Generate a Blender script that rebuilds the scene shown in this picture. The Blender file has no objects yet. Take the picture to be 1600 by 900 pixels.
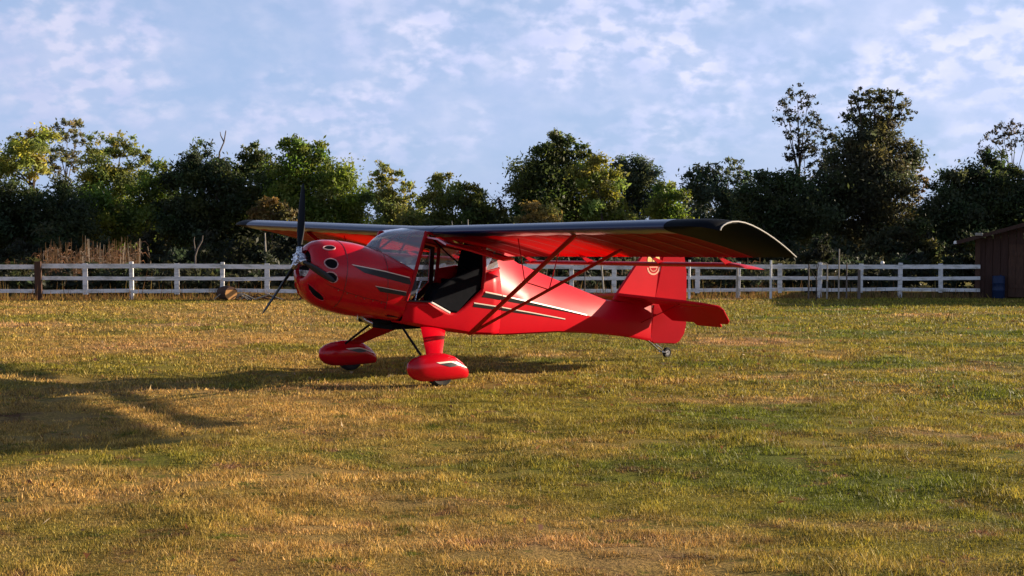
import bpy, bmesh, math, random
import numpy as np
from mathutils import Vector, Matrix, Euler
R = math.radians
random.seed(7); rng = np.random.default_rng(7)
scn = bpy.context.scene; col = scn.collection

# ------------------------------------------------------------------ camera
FPX, PITCH, ROLL, CAMH = 2002.08, R(2.1304), R(0.1427), 1.5638
cam = bpy.data.cameras.new('camera'); camo = bpy.data.objects.new('camera', cam); col.objects.link(camo)
cam.sensor_width = 36; cam.lens = FPX / 1600 * 36; cam.clip_start = .1; cam.clip_end = 2000
camo.matrix_world = Matrix.Translation((0, 0, CAMH)) @ Matrix.Rotation(math.pi/2 - PITCH, 4, 'X') @ Matrix.Rotation(ROLL, 4, 'Z')
scn.camera = camo

# ------------------------------------------------------------------ light: low sun from the right, a little beyond the aeroplane
SUN_EL, SUN_AZ = R(14.8), R(19.2)            # azimuth measured from +X towards +Y
sdir = Vector((math.cos(SUN_AZ)*math.cos(SUN_EL), math.sin(SUN_AZ)*math.cos(SUN_EL), math.sin(SUN_EL)))
sun = bpy.data.lights.new('sun', 'SUN'); suno = bpy.data.objects.new('sun', sun); col.objects.link(suno)
sun.energy = 5.0; sun.angle = R(.53); sun.color = (1, .83, .62)
suno.rotation_euler = sdir.to_track_quat('Z', 'Y').to_euler()
suno.location = (40, 20, 20)

world = bpy.data.worlds.new('World'); scn.world = world; world.use_nodes = True
wn, wl = world.node_tree.nodes, world.node_tree.links
wn.clear()
def wnode(t, **kw):
    n = wn.new(t)
    for k, v in kw.items(): setattr(n, k, v)
    return n
def wmath(op, a, b=None, clamp=False):
    n = wnode('ShaderNodeMath', operation=op, use_clamp=clamp)
    for i, v in enumerate((a, b)):
        if v is None: continue
        if isinstance(v, (int, float)): n.inputs[i].default_value = v
        else: wl.new(v, n.inputs[i])
    return n.outputs[0]
sky = wnode('ShaderNodeTexSky', sky_type='NISHITA', sun_disc=False, sun_elevation=SUN_EL, sun_rotation=math.pi/2 - SUN_AZ)
sky.air_density = 1.0; sky.dust_density = .6; sky.ozone_density = 2.0; sky.altitude = 0
tc = wnode('ShaderNodeTexCoord'); sep = wnode('ShaderNodeSeparateXYZ'); wl.new(tc.outputs['Generated'], sep.inputs[0])
den = wmath('ADD', wmath('MAXIMUM', sep.outputs[2], 0), .55)
comb = wnode('ShaderNodeCombineXYZ')
wl.new(wmath('DIVIDE', sep.outputs[0], den), comb.inputs[0]); wl.new(wmath('DIVIDE', sep.outputs[1], den), comb.inputs[1])
def cnoise(scale, detail, rough, off, dist=0.0):
    mp = wnode('ShaderNodeMapping'); mp.inputs['Location'].default_value = off
    wl.new(comb.outputs[0], mp.inputs[0])
    n = wnode('ShaderNodeTexNoise'); n.inputs['Scale'].default_value = scale; n.inputs['Detail'].default_value = detail
    n.inputs['Roughness'].default_value = rough; n.inputs['Distortion'].default_value = dist
    wl.new(mp.outputs[0], n.inputs['Vector']); return n.outputs['Fac']
def wmap(v, a, b, c, d):
    n = wnode('ShaderNodeMapRange', interpolation_type='SMOOTHSTEP'); wl.new(v, n.inputs[0])
    for i, x in enumerate((a, b, c, d)): n.inputs[i+1].default_value = x
    return n.outputs[0]
puffs = wmap(cnoise(34, 4, .48, (3.1, 1.7, 0), .1), .38, .68, 0, 1)
banks = wmap(cnoise(6, 3, .5, (8.4, 2.2, 0)), .38, .62, .10, 1)
veil = wmap(cnoise(5, 5, .6, (1.4, 7.2, 0)), .32, .72, .05, .65)
elev = wmath('MULTIPLY', wmap(sep.outputs[2], .02, .12, .22, 1), wmap(sep.outputs[2], .18, .60, 1, .25))   # a thin layer looks dense at a slant and open overhead
cl = wmath('MULTIPLY', wmath('ADD', wmath('MULTIPLY', puffs, banks), wmath('MULTIPLY', veil, .8), clamp=True), elev)
shade = wmap(cnoise(15, 4, .5, (5.5, 9.1, 0)), .35, .65, 0, 1)
ccol = wnode('ShaderNodeMix', data_type='RGBA'); wl.new(shade, ccol.inputs[0])
ccol.inputs[6].default_value = (4.7, 5.0, 7.0, 1); ccol.inputs[7].default_value = (5.9, 5.85, 7.4, 1)
# thin cloud scatters forward: brighter towards the sun
dt = wnode('ShaderNodeVectorMath', operation='DOT_PRODUCT'); wl.new(tc.outputs['Generated'], dt.inputs[0]); dt.inputs[1].default_value = sdir
fwd = wmath('ADD', wmath('MULTIPLY', wmath('MAXIMUM', dt.outputs['Value'], 0), .38), 1.0)
cbr = wnode('ShaderNodeVectorMath', operation='SCALE'); wl.new(ccol.outputs[2], cbr.inputs[0]); wl.new(fwd, cbr.inputs['Scale'])
# the blue between the clouds, lifted by the thin high veil that covers the whole sky
lift = wnode('ShaderNodeMix', data_type='RGBA'); wl.new(wmap(sep.outputs[2], .08, .55, .80, .0), lift.inputs[0])   # the veil is thick near the horizon, thin overhead
wl.new(sky.outputs[0], lift.inputs[6]); lift.inputs[7].default_value = (3.2, 4.35, 7.0, 1)
mixc = wnode('ShaderNodeMix', data_type='RGBA'); wl.new(wmath('MULTIPLY', cl, .80), mixc.inputs[0])
wl.new(lift.outputs[2], mixc.inputs[6]); wl.new(cbr.outputs[0], mixc.inputs[7])
bg = wnode('ShaderNodeBackground'); bg.inputs[1].default_value = .06; wl.new(mixc.outputs[2], bg.inputs[0])
wo = wnode('ShaderNodeOutputWorld'); wl.new(bg.outputs[0], wo.inputs[0])

vs = scn.view_settings; vs.view_transform = 'Standard'; vs.look = 'None'; vs.gamma = 1; vs.use_curve_mapping = False
vs.exposure = 1.12
scn.render.engine = 'CYCLES'
scn.cycles.use_denoising = True
scn.cycles.max_bounces = 8; scn.cycles.transparent_max_bounces = 12
scn.cycles.sample_clamp_indirect = 8

# ------------------------------------------------------------------ pixel -> direction (a distance always comes from the ground or depth given)
def pray(px, py):
    a, b = px - 800, py - 450
    u = a*math.cos(ROLL) + b*math.sin(ROLL); v = -a*math.sin(ROLL) + b*math.cos(ROLL)
    c, s = math.cos(PITCH), math.sin(PITCH); z = -v/FPX
    return Vector((u/FPX, c + z*s, -s + z*c))
def ground_at(px, py):
    r = pray(px, py); t = -CAMH/r.z; return Vector((r.x*t, r.y*t, 0))
def at_depth(px, py, Y):
    r = pray(px, py); t = Y/r.y; return Vector((r.x*t, Y, CAMH + r.z*t))

# ------------------------------------------------------------------ materials
M = {}
def mat(name, base, rough=.6, spec=.5, metal=0, coat=0, noise=None, bump=None, var=None):
    m = bpy.data.materials.new(name); m.use_nodes = True; M[name] = m
    nt = m.node_tree; b = nt.nodes['Principled BSDF']
    b.inputs['Base Color'].default_value = (*base, 1); b.inputs['Roughness'].default_value = rough
    b.inputs['Specular IOR Level'].default_value = spec; b.inputs['Metallic'].default_value = metal
    b.inputs['Coat Weight'].default_value = coat; b.inputs['Coat Roughness'].default_value = .08
    if noise:                                     # (scale, second colour, lo, hi)
        tcn = nt.nodes.new('ShaderNodeTexCoord'); n = nt.nodes.new('ShaderNodeTexNoise'); n.inputs['Scale'].default_value = noise[0]
        n.inputs['Detail'].default_value = 6; n.inputs['Roughness'].default_value = .65
        vec = tcn.outputs['Object']
        if len(noise) > 4:
            mp = nt.nodes.new('ShaderNodeMapping'); mp.inputs['Scale'].default_value = noise[4]; nt.links.new(vec, mp.inputs[0]); vec = mp.outputs[0]
        nt.links.new(vec, n.inputs['Vector'])
        mr = nt.nodes.new('ShaderNodeMapRange'); mr.inputs[1].default_value = noise[2]; mr.inputs[2].default_value = noise[3]
        nt.links.new(n.outputs['Fac'], mr.inputs[0])
        mx = nt.nodes.new('ShaderNodeMix'); mx.data_type = 'RGBA'
        mx.inputs[6].default_value = (*base, 1); mx.inputs[7].default_value = (*noise[1], 1)
        nt.links.new(mr.outputs[0], mx.inputs[0]); nt.links.new(mx.outputs[2], b.inputs['Base Color'])
        if bump:
            bp = nt.nodes.new('ShaderNodeBump'); bp.inputs['Strength'].default_value = bump; bp.inputs['Distance'].default_value = .01
            nt.links.new(n.outputs['Fac'], bp.inputs['Height']); nt.links.new(bp.outputs[0], b.inputs['Normal'])
    return m
RED = (.52, .002, .011)
mat('red_paint', RED, .20, .3, coat=.15, noise=(6, (.44, .002, .010), .4, .8))
mat('tank_red', RED, .6, .06)
mat('red_fabric', RED, .38, .13, noise=(3, (.46, .002, .010), .4, .8), bump=.06)
mat('red_tube', (.33, .002, .006), .4, .12)
mat('navy', (.005, .015, .075), .30, .45, coat=.2, noise=(14, (.010, .022, .07), .4, .7), bump=.12)
mat('tip_black', (.004, .005, .008), .6, .08)
mat('stripe_black', (.006, .006, .009), .3)
mat('matte_black', (.006, .006, .008), .8, .08)
mat('cream', (.72, .62, .52), .4)
mat('white_edge', (.78, .74, .70), .4)
mat('chrome', (.65, .62, .62), .18, metal=1)
mat('port_rim', (.55, .30, .30), .35, .5)
mat('dark_void', (.006, .006, .007), .9, .1)
mat('alloy', (.62, .62, .66), .32, metal=1, noise=(60, (.12, .12, .14), .45, .6))
mat('carbon', (.005, .006, .009), .5, .12)
mat('rubber', (.018, .017, .016), .8, .3, noise=(30, (.05, .04, .03), .5, .8))
mat('door_shade_red', (.035, .003, .005), .6, .2)  # inner side of the door: shade put into a darker red
mat('upholstery', (.005, .006, .009), .7, .03, noise=(20, (.008, .009, .013), .4, .7), bump=.1)
mat('panel_navy', (.008, .014, .04), .5)
mat('gold', (.80, .56, .13), .4, noise=(25, (.9, .72, .3), .4, .6))
mat('badge_pale', (.75, .33, .20), .5)
mat('badge_dark', (.28, .17, .05), .5)
mat('white_wood', (.75, .73, .72), .6, .3, noise=(3.2, (.27, .27, .23), .46, .76, (1, 1, 3)), bump=.5)
mat('brown_wood', (.09, .045, .03), .8, .2, noise=(9, (.05, .028, .02), .35, .7, (4, 4, .5)), bump=.5)
mat('barn_wood', (.062, .032, .024), .8, .2, noise=(7, (.04, .02, .016), .35, .7, (5, 5, .4)), bump=.5)
mat('barn_roof', (.09, .07, .06), .7, .3, noise=(4, (.05, .04, .035), .35, .7))
mat('pale_metal', (.55, .50, .44), .5)
mat('cut_wood', (.55, .28, .10), .8, .2, noise=(14, (.38, .18, .06), .35, .7), bump=.3)
mat('blue_plastic', (.006, .018, .06), .5, .3)
mat('bark', (.085, .062, .045), .9, .2, noise=(7, (.04, .03, .024), .35, .7, (3, 3, .6)), bump=.6)
mat('pale_bark', (.42, .38, .32), .85, .2, noise=(8, (.2, .17, .14), .4, .7, (2, 2, .6)), bump=.5)
mat('grey_twig', (.16, .13, .11), .9, .2)

def glass(name, tint, refl=1.0, dust_sheen=0.0):
    m = bpy.data.materials.new(name); m.use_nodes = True; M[name] = m; nt = m.node_tree
    nt.nodes.remove(nt.nodes['Principled BSDF']); out = nt.nodes['Material Output']
    t = nt.nodes.new('ShaderNodeBsdfTransparent'); t.inputs[0].default_value = (*tint, 1)
    g = nt.nodes.new('ShaderNodeBsdfGlossy'); g.inputs['Roughness'].default_value = .10; g.inputs[0].default_value = (.95, .95, 1, 1)
    fr = nt.nodes.new('ShaderNodeFresnel'); fr.inputs[0].default_value = 1.6
    ml = nt.nodes.new('ShaderNodeMath'); ml.operation = 'MULTIPLY'; ml.inputs[1].default_value = refl; ml.use_clamp = True
    mx = nt.nodes.new('ShaderNodeMixShader')
    nt.links.new(fr.outputs[0], ml.inputs[0]); nt.links.new(ml.outputs[0], mx.inputs[0])
    nt.links.new(t.outputs[0], mx.inputs[1]); nt.links.new(g.outputs[0], mx.inputs[2]); nt.links.new(mx.outputs[0], out.inputs[0])
    if dust_sheen:                                       # dust with sky reflection put in as whitish colour
        df = nt.nodes.new('ShaderNodeBsdfDiffuse'); df.inputs[0].default_value = (.8, .8, .85, 1); m2 = nt.nodes.new('ShaderNodeMixShader')
        tl = nt.nodes.new('ShaderNodeBsdfTranslucent'); tl.inputs[0].default_value = (.8, .8, .85, 1); m3 = nt.nodes.new('ShaderNodeMixShader')
        nt.links.new(df.outputs[0], m3.inputs[1]); nt.links.new(tl.outputs[0], m3.inputs[2])
        m2.inputs[0].default_value = dust_sheen; nt.links.new(mx.outputs[0], m2.inputs[1]); nt.links.new(m3.outputs[0], m2.inputs[2]); nt.links.new(m2.outputs[0], out.inputs[0])
glass('acrylic', (.82, .84, .90), 1.3, .06)
glass('dust_sheen_acrylic', (.80, .82, .88), 3.2, .26)
glass('smoked_acrylic', (.12, .10, .12), .8)

def wing_fabric():
    """doped fabric: glossy red that lets some of the light on its upper face through; ribs and spars block it"""
    m = bpy.data.materials.new('wing_fabric'); m.use_nodes = True; M['wing_fabric'] = m; nt = m.node_tree
    b = nt.nodes['Principled BSDF']; out = nt.nodes['Material Output']
    b.inputs['Base Color'].default_value = (*RED, 1); b.inputs['Roughness'].default_value = .5; b.inputs['Specular IOR Level'].default_value = .15
    tr = nt.nodes.new('ShaderNodeBsdfTranslucent'); tr.inputs[0].default_value = (.95, .012, .03, 1)
    tcn = nt.nodes.new('ShaderNodeTexCoord'); sp = nt.nodes.new('ShaderNodeSeparateXYZ'); nt.links.new(tcn.outputs['Object'], sp.inputs[0])
    def mth(op, a, bb):
        n = nt.nodes.new('ShaderNodeMath'); n.operation = op
        for i, v in enumerate((a, bb)):
            if isinstance(v, (int, float)): n.inputs[i].default_value = v
            else: nt.links.new(v, n.inputs[i])
        return n.outputs[0]
    rib = mth('GREATER_THAN', mth('ABSOLUTE', mth('SUBTRACT', mth('FRACT', mth('DIVIDE', sp.outputs[1], .36), 0), .5), 0), .035)
    fac = mth('ADD', mth('MULTIPLY', rib, .26), .24)
    mx = nt.nodes.new('ShaderNodeMixShader'); nt.links.new(fac, mx.inputs[0])
    nt.links.new(b.outputs[0], mx.inputs[1]); nt.links.new(tr.outputs[0], mx.inputs[2]); nt.links.new(mx.outputs[0], out.inputs[0])
wing_fabric()

def leaf_mat(name, attr_mul=1.0, trans=.52):
    m = bpy.data.materials.new(name); m.use_nodes = True; M[name] = m; nt = m.node_tree
    b = nt.nodes['Principled BSDF']; out = nt.nodes['Material Output']
    b.inputs['Roughness'].default_value = .55; b.inputs['Specular IOR Level'].default_value = .35
    at = nt.nodes.new('ShaderNodeAttribute'); at.attribute_name = 'tint'
    nt.links.new(at.outputs['Color'], b.inputs['Base Color'])
    hs = nt.nodes.new('ShaderNodeHueSaturation'); hs.inputs['Value'].default_value = 1.5; hs.inputs['Saturation'].default_value = 1.1
    nt.links.new(at.outputs['Color'], hs.inputs['Color'])
    tr = nt.nodes.new('ShaderNodeBsdfTranslucent'); nt.links.new(hs.outputs[0], tr.inputs[0])
    mx = nt.nodes.new('ShaderNodeMixShader'); mx.inputs[0].default_value = trans
    nt.links.new(b.outputs[0], mx.inputs[1]); nt.links.new(tr.outputs[0], mx.inputs[2]); nt.links.new(mx.outputs[0], out.inputs[0])
leaf_mat('foliage')

def lawn_group():
    """colour of the lawn by place: straw, tan, olive and green patches of several sizes"""
    g = bpy.data.node_groups.new('lawn_colour', 'ShaderNodeTree')
    g.interface.new_socket('Color', in_out='OUTPUT', socket_type='NodeSocketColor')
    g.interface.new_socket('Fine', in_out='OUTPUT', socket_type='NodeSocketFloat')
    N, L = g.nodes, g.links; out = N.new('NodeGroupOutput'); geo = N.new('ShaderNodeNewGeometry')
    def noise(scale, detail, off, sx=1.0, rough=.6):
        mp = N.new('ShaderNodeMapping'); mp.inputs['Location'].default_value = off; mp.inputs['Scale'].default_value = (sx, 1, 0)
        L.new(geo.outputs['Position'], mp.inputs[0])
        n = N.new('ShaderNodeTexNoise'); n.inputs['Scale'].default_value = scale; n.inputs['Detail'].default_value = detail; n.inputs['Roughness'].default_value = rough
        L.new(mp.outputs[0], n.inputs['Vector']); return n.outputs['Fac']
    def rmp(v, a, b):
        n = N.new('ShaderNodeMapRange'); n.interpolation_type = 'SMOOTHSTEP'; n.inputs[1].default_value = a; n.inputs[2].default_value = b
        L.new(v, n.inputs[0]); return n.outputs[0]
    def mix(f, a, b):
        n = N.new('ShaderNodeMix'); n.data_type = 'RGBA'; L.new(f, n.inputs[0])
        for i, v in ((6, a), (7, b)):
            if isinstance(v, tuple): n.inputs[i].default_value = (*v, 1)
            else: L.new(v, n.inputs[i])
        return n.outputs[2]
    straw, tan, green, olive, brown = (.42, .265, .074), (.47, .275, .112), (.15, .17, .018), (.265, .215, .030), (.16, .075, .034)
    sp = N.new('ShaderNodeSeparateXYZ'); L.new(geo.outputs['Position'], sp.inputs[0])
    def add(a, b, k):
        n = N.new('ShaderNodeMath'); n.operation = 'MULTIPLY_ADD'; L.new(b, n.inputs[0]); n.inputs[1].default_value = k; L.new(a, n.inputs[2]); return n.outputs[0]
    damp = rmp(sp.outputs[0], -2.0, 3.5)                     # the side towards the barn is damper and greener
    c = mix(rmp(add(noise(.33, 4, (2, 5, 0), .7), damp, .16), .42, .62), straw, olive)
    c = mix(rmp(add(noise(.55, 5, (9, 1, 0), .6), damp, .10), .56, .72), c, green)
    c = mix(rmp(noise(.42, 5, (4, 14, 0), .5), .53, .70), c, tan)
    c = mix(rmp(noise(1.3, 6, (7, 3, 0), .6, .7), .57, .70), c, brown)
    c = mix(rmp(noise(3.6, 5, (17, 8, 0), .7, .7), .56, .68), c, (.27, .14, .06))
    c = mix(rmp(noise(4.4, 5, (1, 28, 0), .7, .7), .56, .66), c, (.13, .14, .014))
    c = mix(rmp(noise(2.2, 6, (31, 12, 0), .5, .75), .63, .72), c, (.07, .05, .022))
    L.new(c, out.inputs[0]); L.new(noise(38, 4, (0, 0, 0), 1, .7), out.inputs[1])
    return g
LG = lawn_group()
def lawn_mats():
    m = bpy.data.materials.new('lawn_soil'); m.use_nodes = True; M['lawn_soil'] = m; nt = m.node_tree; b = nt.nodes['Principled BSDF']
    gn = nt.nodes.new('ShaderNodeGroup'); gn.node_tree = LG
    mr = nt.nodes.new('ShaderNodeMapRange'); mr.inputs[1].default_value = .3; mr.inputs[2].default_value = .7; mr.inputs[3].default_value = .28; mr.inputs[4].default_value = 1.0
    nt.links.new(gn.outputs[1], mr.inputs[0])
    mx = nt.nodes.new('ShaderNodeMix'); mx.data_type = 'RGBA'; mx.blend_type = 'MULTIPLY'; mx.inputs[0].default_value = 1
    nt.links.new(gn.outputs[0], mx.inputs[6]); nt.links.new(mr.outputs[0], mx.inputs[7]); nt.links.new(mx.outputs[2], b.inputs['Base Color'])
    b.inputs['Roughness'].default_value = .95; b.inputs['Specular IOR Level'].default_value = .1
    bp = nt.nodes.new('ShaderNodeBump'); bp.inputs['Strength'].default_value = .8; bp.inputs['Distance'].default_value = .03
    nt.links.new(gn.outputs[1], bp.inputs['Height']); nt.links.new(bp.outputs[0], b.inputs['Normal'])
    m = bpy.data.materials.new('lawn_blades'); m.use_nodes = True; M['lawn_blades'] = m; nt = m.node_tree; b = nt.nodes['Principled BSDF']
    out = nt.nodes['Material Output']
    gn = nt.nodes.new('ShaderNodeGroup'); gn.node_tree = LG
    at = nt.nodes.new('ShaderNodeAttribute'); at.attribute_name = 'tint'
    mx = nt.nodes.new('ShaderNodeMix'); mx.data_type = 'RGBA'; mx.blend_type = 'MULTIPLY'; mx.inputs[0].default_value = 1
    nt.links.new(gn.outputs[0], mx.inputs[6]); nt.links.new(at.outputs['Color'], mx.inputs[7]); nt.links.new(mx.outputs[2], b.inputs['Base Color'])
    b.inputs['Roughness'].default_value = .6; b.inputs['Specular IOR Level'].default_value = .25
    tr = nt.nodes.new('ShaderNodeBsdfTranslucent'); nt.links.new(mx.outputs[2], tr.inputs[0])
    ms = nt.nodes.new('ShaderNodeMixShader'); ms.inputs[0].default_value = .35
    nt.links.new(b.outputs[0], ms.inputs[1]); nt.links.new(tr.outputs[0], ms.inputs[2]); nt.links.new(ms.outputs[0], out.inputs[0])
lawn_mats()

# ------------------------------------------------------------------ builders
def tag(o, label=None, cat=None, group=None, kind=None):
    if label: o['label'] = label
    if cat: o['category'] = cat
    if group: o['group'] = group
    if kind: o['kind'] = kind
    return o
def empty(name, loc=(0, 0, 0), rot=(0, 0, 0)):
    o = bpy.data.objects.new(name, None); o.location = loc; o.rotation_euler = rot; o.empty_display_size = .2; col.objects.link(o); return o
def link(name, me, parent=None):
    o = bpy.data.objects.new(name, me); col.objects.link(o); o.parent = parent; return o
class MB:
    def __init__(s): s.v, s.f, s.m = [], [], []
    def add(s, v, f, mi=0):
        o = len(s.v); s.v += [tuple(p) for p in v]; s.f += [tuple(i+o for i in q) for q in f]; s.m += [mi]*len(f); return s
    def box(s, c, d, rot=None, mi=0):
        c = Vector(c); rm = rot if rot is not None else Matrix.Identity(3)
        vs_ = [c + rm @ Vector((sx*d[0]/2, sy*d[1]/2, sz*d[2]/2)) for sz in (-1, 1) for sy in (-1, 1) for sx in (-1, 1)]
        return s.add(vs_, [(0, 2, 3, 1), (4, 5, 7, 6), (0, 1, 5, 4), (2, 6, 7, 3), (0, 4, 6, 2), (1, 3, 7, 5)], mi)
    def bar(s, a, b, w, h, up=(0, 0, 1), mi=0):
        a, b = Vector(a), Vector(b); z = (b-a).normalized(); x = Vector(up).cross(z)
        if x.length < 1e-4: x = Vector((1, 0, 0)).cross(z)
        x.normalize(); y = z.cross(x)
        p = [q + x*sx*w/2 + y*sy*h/2 for q in (a, b) for sx, sy in ((-1, -1), (1, -1), (1, 1), (-1, 1))]
        return s.add(p, [(3, 2, 1, 0), (4, 5, 6, 7), (0, 1, 5, 4), (1, 2, 6, 5), (2, 3, 7, 6), (3, 0, 4, 7)], mi)
    def tube(s, pts, radii, n=8, flat=1.0, ref=None, mi=0):
        """swept tube through pts; flat<1 squashes it across ref"""
        pts = [Vector(p) for p in pts]; rings = []
        for i, p in enumerate(pts):
            t = (pts[min(i+1, len(pts)-1)] - pts[max(i-1, 0)]).normalized()
            x = (Vector(ref) if ref else (Vector((0, 0, 1)) if abs(t.z) < .9 else Vector((1, 0, 0))))
            x = (x - t*x.dot(t)).normalized(); y = t.cross(x)
            r = radii[i] if hasattr(radii, '__len__') else radii
            rings.append([p + x*r*math.cos(2*math.pi*k/n) + y*r*flat*math.sin(2*math.pi*k/n) for k in range(n)])
        return s.loft(rings, mi=mi)
    def loft(s, rings, closed=True, caps=True, mi=0):
        n = len(rings[0]); v = [p for r in rings for p in r]; f = []
        for i in range(len(rings)-1):
            for k in range(n if closed else n-1):
                f.append((i*n+k, i*n+(k+1) % n, (i+1)*n+(k+1) % n, (i+1)*n+k))
        if caps:
            f.append(tuple(range(n))[::-1]); f.append(tuple((len(rings)-1)*n+k for k in range(n)))
        return s.add(v, f, mi)
    def prism(s, poly, d, mi=0):
        n = len(poly); d = Vector(d); a = [Vector(p) for p in poly]; b = [p + d for p in a]
        return s.add(a+b, [tuple(range(n))[::-1], tuple(range(n, 2*n))] + [(k, (k+1) % n, n+(k+1) % n, n+k) for k in range(n)], mi)
    def build(s, name, mats, parent=None, smooth=False, bevel=0, fix=True, angle=40):
        me = bpy.data.meshes.new(name); me.from_pydata(s.v, [], s.f)
        for m in (mats if isinstance(mats, (list, tuple)) else [mats]): me.materials.append(M[m])
        me.polygons.foreach_set('material_index', s.m)
        if fix:
            bm = bmesh.new(); bm.from_mesh(me); bmesh.ops.remove_doubles(bm, verts=bm.verts, dist=1e-5); bmesh.ops.recalc_face_normals(bm, faces=bm.faces); bm.to_mesh(me); bm.free()
        if smooth:
            me.polygons.foreach_set('use_smooth', [True]*len(me.polygons))
            me.set_sharp_from_angle(angle=R(angle))
        o = link(name, me, parent)
        if bevel:
            b = o.modifiers.new('bevel', 'BEVEL'); b.width = bevel; b.segments = 2; b.limit_method = 'ANGLE'
        return o

# ================================================================== ground
_g = np.random.default_rng(5); _lat = _g.uniform(-1, 1, (64, 64))
def vnoise(x, y, sc):
    x, y = np.asarray(x)/sc+300.3, np.asarray(y)/sc+300.7; xi, yi = np.floor(x).astype(int), np.floor(y).astype(int); fx, fy = x-xi, y-yi
    fx, fy = fx*fx*(3-2*fx), fy*fy*(3-2*fy); q = lambda a, b: _lat[a % 64, b % 64]
    return (q(xi, yi)*(1-fx)+q(xi+1, yi)*fx)*(1-fy) + (q(xi, yi+1)*(1-fx)+q(xi+1, yi+1)*fx)*fy
def relief(x, y):
    """gentle hummocks of the lawn; level under the three wheels and beyond the fence"""
    z = .022*vnoise(x, y, 1.7) + .022*vnoise(x+9, y-4, .62) + .013*vnoise(x-5, y+8, .27)
    for wx, wy in ((-.78, 13.74), (-1.94, 15.26), (2.07, 17.13)): z = z*np.clip((np.hypot(x-wx, y-wy)-.30)/.6, 0, 1)
    return z*np.clip((33-y)/4, 0, 1)*np.clip((26-np.abs(x))/6, 0, 1)
def sheet():
    xs = np.concatenate([np.linspace(-260, -28, 14), np.arange(-26, -11, .5), np.arange(-11, 11, .11), np.arange(11, 26.1, .5), np.linspace(28, 260, 14)])
    ys = np.concatenate([np.linspace(-60, 3, 8), np.arange(4, 20, .12), np.arange(20, 36, .3), np.linspace(37, 420, 18)])
    X, Y = np.meshgrid(xs, ys); Z = relief(X, Y)
    v = np.stack([X, Y, Z], -1).reshape(-1, 3); nx = len(xs)
    f = [(j*nx+i, j*nx+i+1, (j+1)*nx+i+1, (j+1)*nx+i) for j in range(len(ys)-1) for i in range(nx-1)]
    b = MB(); b.add(v.tolist(), f); o = b.build('ground', 'lawn_soil', smooth=False, fix=False)
    o.data.polygons.foreach_set('use_smooth', [True]*len(o.data.polygons))
    tag(o, kind='structure')
sheet()

def tri_mesh(name, V, tint, material, per, parent=None):
    """V: (n*per,3) vertices, faces of `per` vertices each; tint: (n,3) colour per face"""
    n = len(V)//per; me = bpy.data.meshes.new(name)
    me.vertices.add(len(V)); me.vertices.foreach_set('co', np.ascontiguousarray(V, np.float32).ravel())
    me.loops.add(n*per); me.loops.foreach_set('vertex_index', np.arange(n*per, dtype=np.int32))
    me.polygons.add(n); me.polygons.foreach_set('loop_start', np.arange(0, n*per, per, dtype=np.int32))
    me.update(calc_edges=True)
    a = me.attributes.new('tint', 'FLOAT_COLOR', 'POINT')
    c = np.ones((n, per, 4), np.float32); c[:, :, :3] = np.asarray(tint, np.float32)[:, None, :]
    a.data.foreach_set('color', c.ravel()); me.materials.append(M[material])
    return link(name, me, parent)

def grass():
    parts = []
    for (r0, r1, dens, h, w) in ((3.8, 8, 8200, .0145, .0027), (8, 13, 3900, .017, .0040), (13, 22, 1100, .022, .0075), (22, 37, 260, .028, .014)):
        half = R(40) if r1 < 20 else R(35); area = half*(r1*r1-r0*r0); n = int(area*dens)
        th = rng.uniform(-half, half, n); r = np.sqrt(rng.uniform(r0*r0, r1*r1, n))
        x, y = r*np.sin(th), r*np.cos(th)
        keep = (vnoise(x+3, y*1.3+7, .42)*.6 + vnoise(x-8, y*1.3, .17)*.4 < rng.uniform(.30, .50, n)); x, y, r, n = x[keep], y[keep], r[keep], int(keep.sum())   # thin and bare spots
        clump = np.sin(x*5.1+np.sin(y*4.3)*2)*np.sin(y*5.7+np.sin(x*3.9)*2)         # tufts stand a little higher than the gaps
        hh = h*rng.lognormal(0, .40, n)*(1+.45*clump); a = rng.uniform(0, 2*np.pi, n)
        tall = (vnoise(x-4, y+6, .33) > .45) & (rng.random(n) < .25); hh[tall] *= rng.uniform(1.2, 1.9, int(tall.sum()))
        ln = rng.uniform(.1, 1.1, n)*hh; la = rng.uniform(0, 2*np.pi, n)
        ww = w*rng.uniform(.6, 1.5, n); dx, dy = np.cos(a)*ww, np.sin(a)*ww
        zg = relief(x, y); z0 = zg-.004
        V = np.stack([np.stack([x-dx, y-dy, z0], 1), np.stack([x+dx, y+dy, z0], 1), np.stack([x+np.cos(la)*ln, y+np.sin(la)*ln, zg+hh], 1)], 1)
        t = rng.uniform(.4, 1.7, n)*(1+.45*vnoise(x, y, .13)); tint = np.stack([t*rng.uniform(.95, 1.12, n), t, t*rng.uniform(.7, 1.2, n)], 1)
        dry = rng.random(n) < .05; tint[dry] *= np.array([1.3, 1.4, 1.9])
        parts.append((V.reshape(-1, 3), tint))
    o = tri_mesh('grass', np.concatenate([p[0] for p in parts]), np.concatenate([p[1] for p in parts]), 'lawn_blades', 3)
    tag(o, 'short dry mown grass, straw and olive green', 'grass', kind='stuff')
grass()

# ================================================================== the aeroplane, in its own frame: x forward, y to its left, z up, standing on its three wheels
PL = empty('light_aeroplane', (-1.3695, 14.4858, 0), (-.00993, 0, R(217.4015)))
tag(PL, 'red high-wing taildragger aeroplane with navy wing edges and left door open, parked on the lawn', 'aeroplane')
def lerp_table(tab, x):
    """tab rows sorted by falling x: (x, a, b, ...)"""
    if x >= tab[0][0]: return tab[0][1:]
    for p, q in zip(tab, tab[1:]):
        if x >= q[0]:
            t = (p[0]-x)/(p[0]-q[0]); return tuple(a+(b-a)*t for a, b in zip(p[1:], q[1:]))
    return tab[-1][1:]
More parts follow.
